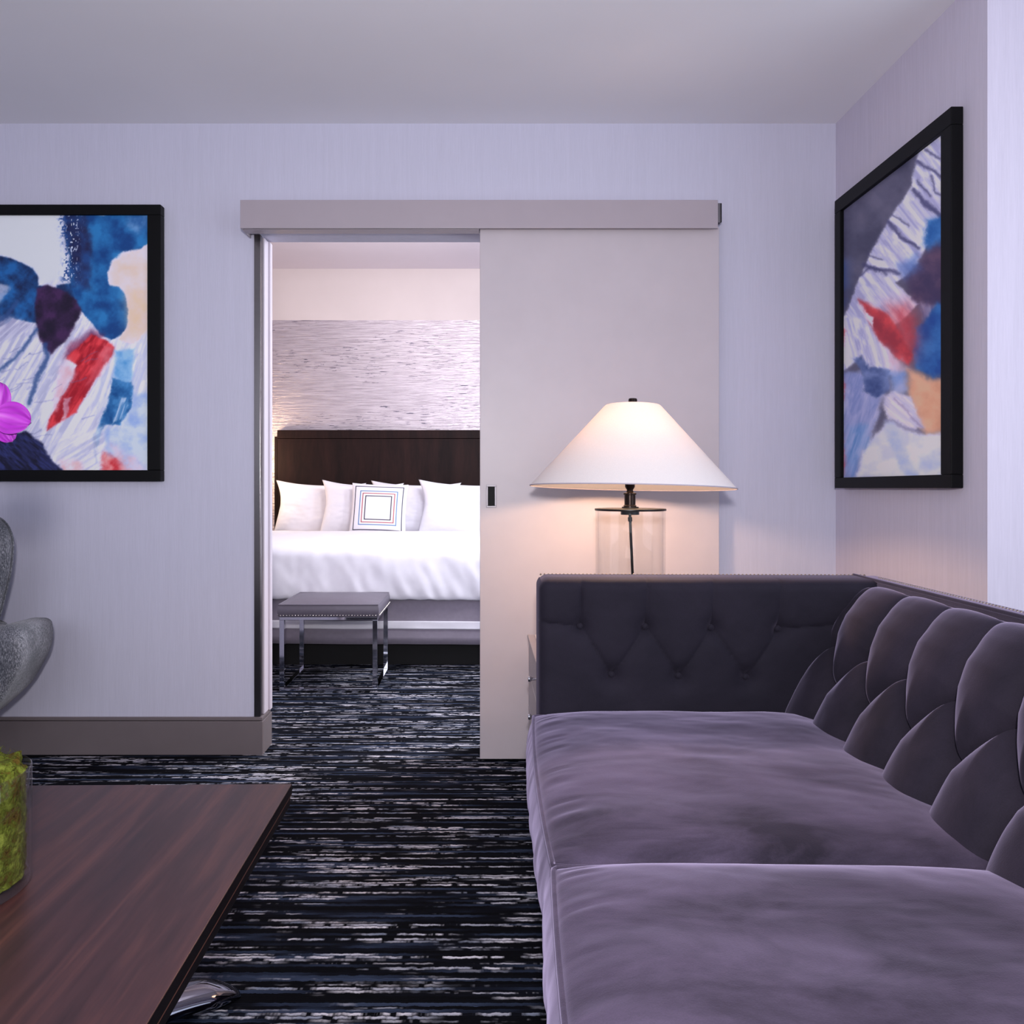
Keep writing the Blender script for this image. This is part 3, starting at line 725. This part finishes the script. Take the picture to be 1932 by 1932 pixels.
# ------------------------------------------------------------------ coffee table
tz = .44; tc = Vector((-.95, 1.05, 0))
tab = thing('coffee_table', tc, 'square dark mahogany coffee table on a curved chrome base', 'table', math.radians(.9))
tx0, tx1, ty0, ty1 = -1.52, -.385, .50, 1.577
bm = NB(); box(bm, tx0, tx1, ty0, ty1, tz-.0195, tz); tp = obj('table_top', bm, M['mahogany'], tab, smooth=False, bevel=.0012)
bm = NB(); box(bm, tx0-.0005, tx1+.0006, ty0-.0005, ty1+.0006, tz-.0194, tz-.0012); obj('edge_band', bm, M['table_edge'], tp, smooth=False)
bm = NB(); box(bm, tx0+.003, tx1-.002, ty0+.003, ty1-.002, tz-.042, tz-.0224);  obj('lower_board', bm, M['table_edge'], tab, smooth=False, bevel=.0015)
bm = NB(); box(bm, tx0-.0004, tx1+.0004, ty0-.0004, ty1+.0004, tz-.0222, tz-.0198); obj('inlay_line', bm, plain('brown_inlay', (92, 58, 48), .4), tab, smooth=False)
mxx, myy = (tx0+tx1)/2, (ty0+ty1)/2
for sx in (1, -1):
    for sy in (1, -1):
        # swept leg: rises from a tip on the carpet under the corner to the middle of the table
        px_ = [(.458, .532, .012), (.42, .500, .036), (.35, .43, .060), (.25, .31, .085), (.15, .18, .15), (.10, .10, .25), (.09, .09, tz-.043)]
        path = catmull([(mxx+sx*a, myy+sy*b, c) for a, b, c in px_], 8)
        n = len(path); rad = [.016+.034*min(1, (i/(n-1))*5)-(.016*max(0, i/(n-1)-.4)) for i in range(n)]
        bm = NB(); tube(bm, path, rad, 16, flat=(1.0, .42)); obj('leg', bm, M['dark_chrome'], tab)
for sy in (1, -1):
    bm = NB(); box(bm, mxx-.42, mxx+.40, myy+sy*.545-.02, myy+sy*.545+.02, .001, .012); obj('base_bar', bm, M['chrome'], tab, smooth=False, bevel=.003)

# ------------------------------------------------------------------ orchid in a moss filled glass
vx, vy, vr = -.792, 1.155, .100
orc = thing('potted_orchid', (vx, vy, tz), 'magenta orchid in a clear glass cylinder of green moss on the coffee table', 'plant')
bm = NB(); vz = tz+.001; vh = .180
lathe(bm, [(0, vz), (vr-.006, vz), (vr, vz+.006), (vr, vz+vh-.002), (vr-.002, vz+vh), (vr-.004, vz+vh-.002), (vr-.0045, vz+.016), (vr-.012, vz+.012), (0, vz+.012)], (vx, vy, 0), 72)
obj('glass_vase', bm, M['glass'], orc)
bm = NB(); prof = [(0, .0135), (vr-.016, .0135), (vr-.0085, .022), (vr-.0065, .05), (vr-.0065, .09), (vr-.0065, .13), (vr-.008, .168), (vr-.022, .186), (vr-.05, .192), (0, .188)]
P = catmull([(a, 0, b) for a, b in prof], 6); lathe(bm, [(max(p.x, 0), p.z+vz) for p in P], (vx, vy, 0), 90)
for v in bm.verts:
    d = Vector((v.co.x-vx, v.co.y-vy, 0)); r = d.length
    nz_ = mnoise.fractal(v.co*45, .8, 2.1, 4)
    if r > 1e-4:
        s_ = min(0, nz_*.004-.002) if v.co.z < vz+.17 else nz_*.010
        v.co += d.normalized()*s_
    if v.co.z > vz+.165: v.co.z += nz_*.006
ms = obj('moss', bm, M['moss'], orc)
bm = NB()
for i in range(2600):
    a = random.uniform(0, 2*math.pi)
    if random.random() < .3:
        r = (vr-.012)*math.sqrt(random.random()); z = vz+.180+random.uniform(-.004, .012); o_ = Vector((random.uniform(-1, 1), random.uniform(-1, 1), .7)).normalized()
    else:
        r = vr-.0075; z = vz+random.uniform(.02, .172); t_ = random.uniform(-1.2, 1.2); o_ = Vector((-math.sin(a)*math.cos(t_), math.cos(a)*math.cos(t_), math.sin(t_)))
    p = Vector((vx+r*math.cos(a), vy+r*math.sin(a), z)); L = random.uniform(.005, .011)
    w = o_.cross(Vector((math.cos(a), math.sin(a), 0))).normalized()*.0008
    q = p+o_*L
    rq = Vector((q.x-vx, q.y-vy, 0))
    if rq.length > vr-.0052: q = Vector((vx, vy, q.z))+rq.normalized()*(vr-.0052)
    bm.faces.new([bm.verts.new(p-w), bm.verts.new(p+w), bm.verts.new(q)])
tag(obj('moss_strands', bm, M['moss'], ms, smooth=False), kind='stuff')
# stem and blossoms
bm = NB(); stem = catmull([(vx+.02, vy, vz+.18), (vx+.01, vy+.01, .80), (vx-.03, vy+.01, 1.02), (vx-.005, vy, 1.16), (vx+.05, vy-.005, 1.185)], 8)
tube(bm, stem, .0028, 8); obj('stem', bm, M['stem'], orc)
def petal_mesh(length, width, base_a, cup, tw=0, lip=False):
    """petal in its own plane: grows along +x, returned as (verts rows, colours)"""
    n, m = 22, 17; rows = []; cols = []
    for i in range(n):
        t = i/(n-1); w = width*(math.sin(math.pi*min(1, t**.72))**.62)*(1 if t < 1 else 0)
        w = width*max(0.0, (math.sin(math.pi*t**.9)))**.48 + .0012*(1-t)
        r = []
        for j in range(m):
            s_ = (j/(m-1))*2-1
            x = length*t; y = w*s_; z = cup*(s_*s_)*.5*width*4*.25 + .14*length*math.sin(t*2.4)*.5 + .0012*math.sin(9*s_+3*t)
            r.append((x, y, z))
            vein = abs(math.sin(s_*9+.6*math.sin(6*t)))
            pale = max(0, 1-abs(s_)*3.5)*.55*(1-t)**.6 + .25*max(0, 1-t*2.2)
            c = np.array((132, 18, 148))*(1-.12*(1-vein)) ; c = c*(1-pale)+np.array((188, 130, 198))*pale
            cols.append(c)
        rows.append(r)
    return rows, cols
def flower(center, rot, size, parent):
    R = Matrix.Translation(center) @ rot.to_matrix().to_4x4()
    allcol = []; bm = NB()
    for ang, L, W, tz_ in ((-8, 1.1, .52, .10), (172, 1.1, .52, .10), (90, 1.0, .40, -.10), (-52, .98, .36, -.12), (-128, .98, .36, -.12)):
        rows, cols = petal_mesh(size*L, size*W, ang, .25)
        A = R @ Matrix.Rotation(math.radians(ang), 4, 'Z') @ Matrix.Translation((.003, 0, tz_*.03))
        grid(bm, [[A @ Vector(p) for p in r] for r in rows]); allcol += cols
    f = obj('blossom', bm, M['petal'], parent); colour_verts(f, linarr(np.array(allcol)))
    bm = NB(); bmesh.ops.create_icosphere(bm, subdivisions=3, radius=size*.17, matrix=R @ Matrix.Translation((0, -.1*size, size*.12)) @ Matrix.Diagonal((.8, 1.2, .9, 1)))
    lp = obj('lip', bm, plain('deep_magenta_lip', (150, 20, 130), .4), f)
from mathutils import Euler
fk = F/1.13
flower(Vector(((-10-VX)/fk, 1.13, H+(VY-782)/fk)), Euler((math.radians(82), math.radians(6), math.radians(10))), .046, orc)
flower(Vector((vx-.055, 1.14, 1.08)), Euler((math.radians(80), math.radians(-14), math.radians(-16))), .048, orc)

# ------------------------------------------------------------------ armchair at the left edge
ak = 533.0; ay = F/ak
def apt(px, py, y=ay): 
    q = F/y; return ((px-VX)/q, y, H-(py-VY)/q)
ch = thing('armchair', (-2.05, 2.45, 0), 'rounded grey tweed armchair with scooped arms under the left painting', 'armchair')
# back shell
bm = NB(); by = 2.80; q = F/by
outl = [(-300, 985), (-250, 972), (-150, 965), (-60, 968), (-10, 974), (12, 985), (24, 1001), (30, 1023), (27, 1060), (19, 1100), (9, 1140), (4, 1168), (28, 1176), (26, 1230), (4, 1275), (-60, 1290), (-150, 1320), (-240, 1290), (-290, 1215), (-315, 1150), (-330, 1060), (-322, 1010)]
ring = catmull([(px, py, 0) for px, py in outl]+[(*outl[0], 0)], 4)[:-1]
cxp, cyp = -150, 1130
layers = []
for (s_, off) in ((.05, -.035), (.55, -.030), (.86, -.036), (.95, -.030), (.985, -.018), (1.0, 0), (.985, .018), (.95, .030), (.6, .034), (.05, .034)):
    lay = []
    for p in ring:
        x = cxp+(p.x-cxp)*s_; yv = cyp+(p.y-cyp)*s_
        X, _, Z = (x-VX)/q+.034, 0, H-(yv-VY)/q
        bend = -.55*((X-(-2.06))**2) - .10*max(0, (.75-Z))
        lay.append(bm.verts.new((X, by+off+bend, Z)))
    layers.append(lay)
m = len(ring)
for A, B in zip(layers, layers[1:]):
    for i in range(m): bm.faces.new((A[i], A[(i+1) % m], B[(i+1) % m], B[i]))
bm.faces.new(layers[0]); bm.faces.new(layers[-1][::-1])
bkc = obj('backrest', bm, M['tweed'], ch)
bm = NB(); tube(bm, [v for v in [((cxp+(p.x-cxp)*1.001-VX)/q+.034, by-.55*(((p.x-VX)/q+2.06)**2)-.10*max(0, .75-(H-(p.y-VY)/q)), H-(p.y-VY)/q) for p in ring]], .003, 6, closed=True)
obj('piping', bm, M['tweed'], bkc)
arm_o = [(34, 1173), (48, 1168), (65, 1167), (80, 1173), (89, 1184), (92, 1200), (90, 1225), (84, 1245), (72, 1268), (52, 1302), (26, 1328), (0, 1349), (-40, 1372), (-100, 1386), (-150, 1388), (-150, 1330), (-100, 1322), (-40, 1305), (-4, 1279), (10, 1255), (18, 1228), (23, 1196)]
for sgn in (1, -1):
    R_ = catmull([(x_, y_, 0) for x_, y_ in arm_o]+[(*arm_o[0], 0)], 4)[:-1]; m = len(R_); nn = [R_[(i+1) % m]-R_[i-1] for i in range(m)]
    bm = NB(); layers = []
    for off, ins in ((-.012, 26), (-.010, 16), (-.004, 6), (.008, 1), (.022, 0), (.20, 4), (.27, 10), (.30, 22)):
        lay = []
        for p, d_ in zip(R_, nn):
            v_ = Vector((p.x, p.y, 0))+Vector((-d_.y, d_.x, 0)).normalized()*ins*1.0
            X = (v_.x-VX)/ak-.10*max(0, off); lay.append(bm.verts.new((X if sgn > 0 else -4.12-X, ay-.16+off+.25*max(0, (1190-v_.y)/200), H-(v_.y-VY)/ak)))
        layers.append(lay)
    for A, B in zip(layers, layers[1:]):
        for i in range(m): bm.faces.new((A[i], A[(i+1) % m], B[(i+1) % m], B[i]))
    bmesh.ops.triangle_fill(bm, use_beauty=True, edges=[e for e in bm.edges if all(v in set(layers[0]) for v in e.verts)])
    bmesh.ops.triangle_fill(bm, use_beauty=True, edges=[e for e in bm.edges if all(v in set(layers[-1]) for v in e.verts)])
    am = obj('armrest', bm, M['tweed'], ch)
bm = NB(); bmesh.ops.create_uvsphere(bm, u_segments=40, v_segments=20, radius=1, matrix=Matrix.Translation((-2.06, 2.42, .36)) @ Matrix.Diagonal((.34, .36, .085, 1))); obj('seat', bm, M['tweed'], ch)
bm = NB(); lathe(bm, [(0, .012), (.25, .012), (.255, .018), (.06, .03), (.03, .05), (.028, .285), (0, .285)], (-2.06, 2.44, 0), 40); obj('pedestal', bm, M['chrome'], ch)

# ------------------------------------------------------------------ bedroom: bed
bx0, bx1, by0, by1 = -1.66, .27, 4.480, 6.49; bt = .70
bed = thing('bed', ((bx0+bx1)/2, 5.5, 0), 'wide bed with dark espresso wood headboard seen through the doorway', 'bed')
hx0_ = (525-VX)/222; 
bm = NB(); box(bm, hx0_, -hx0_-1.39, 6.505, 6.568, .25, H+(VY-828)/222); box(bm, hx0_, -hx0_-1.39, 6.495, 6.568, H+(VY-828)/222+.002, H+(VY-812)/222)
box(bm, hx0_-.030, hx0_-.004, 6.52, 6.568, .0, H+(VY-824)/221)
hb = obj('headboard', bm, M['headboard'], bed, smooth=False, bevel=.003)
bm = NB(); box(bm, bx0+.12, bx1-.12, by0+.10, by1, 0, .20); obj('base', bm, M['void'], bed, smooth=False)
# skirt (box spring cover) with a white band
def skirt(name, z0, z1, mat, off):
    bm = NB(); n = 140
    P = []
    for i in range(n+1):
        x = bx0-off+(bx1-bx0+2*off)*i/n; w = .006*mnoise.noise(Vector((x*3.1, 0, 1.3)))
        P.append((x, by0-off+w))
    side = [(bx0-off, by1-.02)]+P+[(bx1+off, by1-.02)]
    sag = lambda x: .010*mnoise.noise(Vector((x*1.4, 2, 0))) - .012*((x-.7)*.3)
    rows = [[(x, y+.004*(1-t)*mnoise.noise(Vector((x*7, t, 0))), z0+(z1-z0)*t+sag(x)) for (x, y) in side] for t in np.linspace(0, 1, 9)]
    grid(bm, rows); o = obj(name, bm, mat, bed); s = o.modifiers.new('s', 'SOLIDIFY'); s.thickness = .006; s.offset = -1; return o
skirt('bed_skirt', .135, .47, M['skirt'], .0)
tag(skirt('skirt_band', .224, .270, M['white_linen'], .0045), 'white band')
bm = NB(); box(bm, bx0+.02, bx1-.02, by0+.02, by1-.01, .40, bt-.035); obj('mattress', bm, M['white_linen'], bed, bevel=.04)
# duvet: lies on the bed, hangs over the foot and the sides
duv = thing('duvet', ((bx0+bx1)/2, 5.3, bt), 'smooth white duvet folded over the foot of the bed', 'duvet')
def duvet():
    bm = NB(); nx, ns = 200, 110
    yend = 5.97; r = .05; zt = .722; zlow = .412
    # profile along s from hem up the front and over the top
    prof = [(by0-.022, zlow-.004), (by0-.030, zlow+.02), (by0-.034, .52), (by0-.032, .62), (by0-.022, .672), (by0+.008, .704), (by0+.06, .720), (by0+.20, .728), (by0+.8, .728), (yend-.3, .724), (yend, .712)]
    P = catmull([(a, 0, b) for a, b in prof], 10); L = np.concatenate([[0], np.cumsum([(b-a).length for a, b in zip(P, P[1:])])])
    S = np.concatenate([np.linspace(0, .5, 70), np.linspace(.5, L[-1], ns-69)[1:]])
    py = np.interp(S, L, [p.x for p in P]); pz = np.interp(S, L, [p.z for p in P])
    rows = []
    W0, W1 = bx0-.03, bx1+.03
    for i in range(nx):
        u = i/(nx-1); x = W0+(W1-W0)*u; row = []
        for j in range(ns):
            y, z = py[j], pz[j]; s = S[j]; dr = max(0, 1-s/.22)
            n1 = mnoise.fractal(Vector((x*4.5, s*3, .3)), 1, 2, 3); n2 = mnoise.noise(Vector((x*18+s*9, s*6, 4.2)))
            out = .012*n1 + .012*dr*n2*(.3+max(0, (x+.9)*.9))
            hem = -.014*(x+.7)*.5 if s < .3 else 0
            y2 = y - out*(1 if s < .32 else 0); z2 = z + (.004*n1 if s > .32 else 0) + hem*(1-s/.3) + .006*dr*n2
            ed = min(x-W0, W1-x); z2 -= .05*max(0, 1-ed/.05)**2
            row.append((x, y2, z2))
        rows.append(row)
    V = grid(bm, rows)
    for col_, sg in ((V[0], -1), (V[-1], 1)):
        prev = col_
        for t in (.33, .66, 1.0):
            cur = [bm.verts.new((v.co.x+sg*.012*t, v.co.y, v.co.z-(v.co.z-zlow)*t)) for v in col_]
            for i in range(len(col_)-1): bm.faces.new((prev[i], prev[i+1], cur[i+1], cur[i]))
            prev = cur
    o = obj('cover', bm, M['white_linen'], duv); s = o.modifiers.new('s', 'SOLIDIFY'); s.thickness = .012; s.offset = 0
duvet()

def pillow(name, w, h, th, loc, lean, yaw, roll, label, group=None, mat='white_linen', paint=None, seed=0, ear=.045):
    n = 60; U = np.linspace(-1, 1, n); bm = NB(); sides = []
    for sg in (-1, 1):
        rows = []
        for a in U:
            r = []
            for b in U:
                # pulled-in sides, pointed corners
                px = a*w/2*(1-ear*2*(1-b*b if b > 0 else 1+b*.6)*abs(a)**4*.9); pz = b*h/2*(1-(ear if b > 0 else .006)*2*(1-a*a)*abs(b)**4)
                t = max(0, (1-abs(a)**2.6))**.55*max(0, (1-abs(b)**2.6))**.55
                wr = .010*mnoise.fractal(Vector((a*2.2+seed, b*2.2, sg+seed)), 1, 2, 3)*t
                r.append((px, sg*(th/2*t+wr), pz))
            rows.append(r)
        sides.append(rows)
    A = grid(bm, sides[0]); B = grid(bm, sides[1])
    bmesh.ops.remove_doubles(bm, verts=bm.verts, dist=.0004)
    base = [v.co.copy() for v in bm.verts]
    e = Euler((lean, 0, yaw)); e.order = 'XYZ'
    R = Matrix.Rotation(yaw, 4, 'Z') @ Matrix.Rotation(lean, 4, 'X') @ Matrix.Rotation(roll, 4, 'Y')
    bm.transform(Matrix.Translation(loc) @ R)
    me = bpy.data.meshes.new(name); bmesh.ops.recalc_face_normals(bm, faces=bm.faces)
    bm.transform(Matrix.Translation(-Vector(loc)))
    bm.to_mesh(me); bm.free(); o = bpy.data.objects.new(name, me); COL.objects.link(o); o.location = loc
    me.materials.append(M[mat]); me.polygons.foreach_set('use_smooth', [True]*len(me.polygons))
    tag(o, label, 'pillow' if name == 'pillow' else 'cushion', group)
    if paint: colour_verts(o, linarr(np.array([paint(c.x/(w/2), c.z/(h/2), c.y) for c in base], float)))
    return o
ln = math.radians(-12)
def pil(px, wpx, y, label, seed, roll=0, hgt=.435):
    q = F/y; w = wpx/q; x = (px-VX)/q+w/2
    return pillow('pillow', w, hgt, .155, (x, y, .893), ln, 0, math.radians(roll), label, None, seed=seed, ear=.085)
pil(516, 172, 6.385, 'white pillow at the left end of the row against the headboard', 1, 2.0)
pil(603, 156, 6.205, 'white pillow directly left of the embroidered cushion, overlapping the end pillow', 2, 2.5)
pil(697, 172, 6.385, 'white pillow behind the embroidered cushion, its corner peeking above', 3, 1.5)
pil(786, 185, 6.205, 'white pillow nearest the sliding door, right of the embroidered cushion', 4, 2.5)
def emb(a, b, y):
    c = (234, 232, 240); m_ = max(abs(a), abs(b))
    for r, wd, col in ((.86, .016, (60, 58, 78)), (.66, .018, (92, 130, 176)), (.56, .018, (178, 96, 98)), (.46, .018, (58, 54, 68))):
        if abs(m_-r) < wd and y < 0: c = col
    return c
q = F/6.085
n_save = None
def deco():
    # denser mesh so the stitched squares stay crisp
    w = 106/q
    n = 170; U = np.linspace(-1, 1, n); bm = NB(); cols = []
    for sg in (-1, 1):
        rows = []
        for a in U:
            r = []
            for b in U:
                px = a*w/2*(1-.05*(1-b*b)*abs(a)**4); pz = b*w/2*.92*(1-.05*(1-a*a)*abs(b)**4)
                t = max(0, (1-abs(a)**3))**.6*max(0, (1-abs(b)**3))**.6
                r.append((px, sg*(.055*t+.0015), pz)); cols.append(emb(a, b, sg))
            rows.append(r)
        V = grid(bm, rows)
        if sg < 0: V0 = V
        else: V1 = V
    n1 = n-1
    for i in range(n1):
        for (p, r) in (((i, 0), (i+1, 0)), ((i, n1), (i+1, n1)), ((0, i), (0, i+1)), ((n1, i), (n1, i+1))):
            bm.faces.new((V0[p[0]][p[1]], V0[r[0]][r[1]], V1[r[0]][r[1]], V1[p[0]][p[1]]))
    loc = Vector(((716-VX)/q, 6.045, .885))
    bm.transform(Matrix.Rotation(math.radians(-13), 4, 'X') @ Matrix.Rotation(math.radians(2.0), 4, 'Y'))
    bmesh.ops.recalc_face_normals(bm, faces=bm.faces)
    me = bpy.data.meshes.new('throw_cushion'); bm.to_mesh(me); bm.free()
    o = bpy.data.objects.new('throw_cushion', me); COL.objects.link(o); o.location = loc
    me.materials.append(M['print']); me.polygons.foreach_set('use_smooth', [True]*len(me.polygons))
    colour_verts(o, linarr(np.array(cols, float)))
    tag(o, 'square white cushion embroidered with nested blue, red and black squares on the bed', 'cushion')
deco()

# ------------------------------------------------------------------ stool at the foot of the bed
sx0, sx1, sy0, sy1 = (527-VX)/365.7, (712-VX)/365.7, 3.965, 4.425
sx1r = sx1
st = thing('stool', ((sx0+sx1)/2, (sy0+sy1)/2, 0), 'grey leather topped stool on a polished chrome frame at the foot of the bed', 'stool')
zt_, zs = .405, .385
t = .0125
def leg(x, y):
    bm = NB(); box(bm, x-t, x+t, y-t, y+t, .0165, zs-.0165); return obj('leg', bm, M['chrome'], st, smooth=False, bevel=.001)
for x in (sx0+t, sx1-t):
    for y in (sy0+t, sy1-t): leg(x, y)
for z in (.0005, zs-.016):
    nm_ = 'foot_rail' if z < .1 else 'top_rail'
    for a in ((sx0, sx1, sy0, sy0+2*t), (sx0, sx1, sy1-2*t, sy1), (sx0, sx0+2*t, sy0+2*t+.0005, sy1-2*t-.0005), (sx1-2*t, sx1, sy0+2*t+.0005, sy1-2*t-.0005)):
        bm = NB(); box(bm, *a, z, z+.0155); obj(nm_, bm, M['chrome'], st, smooth=False, bevel=.001)
bm = NB(); n = 40; U = np.linspace(-1, 1, n)
mx, my, hx, hy_ = (sx0+sx1)/2, (sy0+sy1)/2, (sx1-sx0)/2+.003, (sy1-sy0)/2+.003
rows = [[(mx+hx*a, my+hy_*b, .448+.020*(1-abs(a)**3)*(1-abs(b)**3)) for b in U] for a in U]
V = grid(bm, rows)
loop = [V[i][0] for i in range(n)]+[V[n-1][j] for j in range(1, n)]+[V[i][n-1] for i in range(n-2, -1, -1)]+[V[0][j] for j in range(n-2, 0, -1)]
prev = loop
for k_ in range(1, 6):
    tt = k_/5; cur = []
    for v in loop:
        dx, dy_ = (v.co.x-mx)/hx, (v.co.y-my)/hy_; b = .006*math.sin(math.pi*tt)
        cur.append(bm.verts.new((v.co.x+(b*np.sign(dx) if abs(dx) > .99 else 0), v.co.y+(b*np.sign(dy_) if abs(dy_) > .99 else 0), .448-(.448-zs-.001)*tt)))
    for i in range(len(loop)): bm.faces.new((prev[i], prev[(i+1) % len(loop)], cur[(i+1) % len(loop)], cur[i]))
    prev = cur
bm.faces.new(prev[::-1])
pp = [v.co.copy() for v in loop]
seat = obj('seat', bm, M['stool_leather'], st)
bm = NB(); tube(bm, pp, .0035, 6, closed=True); obj('piping', bm, M['stool_leather'], seat)
bm = NB(); zn = zs+.009
for i in range(33): bmesh.ops.create_icosphere(bm, subdivisions=1, radius=.0044, matrix=Matrix.Translation((sx0+.008+(sx1-sx0-.016)*i/32, my-hy_-.0065, zn)))
for i in range(30): 
    for xx in (mx+hx+.0065, mx-hx-.0065): bmesh.ops.create_icosphere(bm, subdivisions=1, radius=.0044, matrix=Matrix.Translation((xx, sy0+.008+(sy1-sy0-.016)*i/29, zn)))
tag(obj('nailhead_trim', bm, M['nail'], seat), 'shiny nailhead studs')

# ------------------------------------------------------------------ lights
def area(name, loc, target, size, power, col, sy=None, spread=None):
    # flash, windows and added fill and bounce lights; spread narrows the beam like a reflector
    l = bpy.data.lights.new(name, 'AREA'); l.energy = power; l.color = col; l.size = size
    if spread: l.spread = math.radians(spread)
    if sy: l.shape = 'RECTANGLE'; l.size_y = sy
    o = bpy.data.objects.new(name, l); COL.objects.link(o); o.location = loc
    o.rotation_euler = (Vector(target)-Vector(loc)).to_track_quat('-Z', 'Y').to_euler(); return o
def point(name, loc, power, col, r=.03):
    l = bpy.data.lights.new(name, 'POINT'); l.energy = power; l.color = col; l.shadow_soft_size = r
    o = bpy.data.objects.new(name, l); COL.objects.link(o); o.location = loc; return o
area('flash', (0, -.14, 1.287), (-.1, 3, 1.1), .10, 38, (1.0, .95, .97))
area('ceiling_bounce', (-.6, -.9, .5), (-.6, -.8, 3), 1.6, 19, (1.0, .97, 1.0), 1.6)
area('room_fill', (-.9, -2.6, 2.0), (-.2, 3, .9), 2.6, 38, (.86, .90, 1.0), 1.6)
area('window_light', (2.1, .9, 1.45), (-1, 1.6, 1.1), 1.7, 20, (.72, .82, 1.0), 1.8)
point('lamp_bulb', (lx, ly, H+.10), 12.0, (1.0, .62, .36), .035)
area('bedroom_window', (2.6, 4.9, 1.6), (-1, 4.6, .6), 1.8, 92, (.88, .92, 1.0), 1.8)
area('bedroom_fill', (-.6, 4.4, 2.85), (-.7, 5.2, 0), 1.6, 5, (1.0, .95, .98))
area('bedroom_bounce', (-.6, 5.3, 2.0), (-.6, 5.4, 3), 1.2, 6, (1.0, .93, .93))
area('bedroom_sheen_fill', (.25, 3.5, 2.75), (.1, 6.57, 1.5), .5, 36, (1.0, .98, 1.0))  # added unseen light that puts the sheen on the silver wallpaper
area('bedroom_door_fill', (1.1, 4.0, 2.3), (-.9, 3.4, .2), .5, 42, (.93, .95, 1.0))  # added unseen fill for the jamb, baseboard end and bedroom carpet
point('bedside_glow', (-2.0, 6.2, 1.3), 16, (1.0, .70, .42), .1)

w = bpy.data.worlds.new('world'); SC.world = w; w.use_nodes = True
w.node_tree.nodes['Background'].inputs[0].default_value = (.78, .76, .90, 1); w.node_tree.nodes['Background'].inputs[1].default_value = .53

# ------------------------------------------------------------------ camera
cam = bpy.data.cameras.new('camera'); co = bpy.data.objects.new('camera', cam); COL.objects.link(co)
co.location = (0, 0, H); co.rotation_euler = (math.pi/2, 0, 0)
cam.sensor_width = 36; cam.lens = F/1932*36; cam.shift_x = (966-VX)/1932; cam.shift_y = -(966-VY)/1932; cam.clip_start = .02
SC.camera = co
SC.view_settings.view_transform = 'Standard'; SC.view_settings.look = 'None'
SC.cycles.max_bounces = 8; SC.cycles.transmission_bounces = 8; SC.cycles.caustics_reflective = False; SC.cycles.caustics_refractive = False
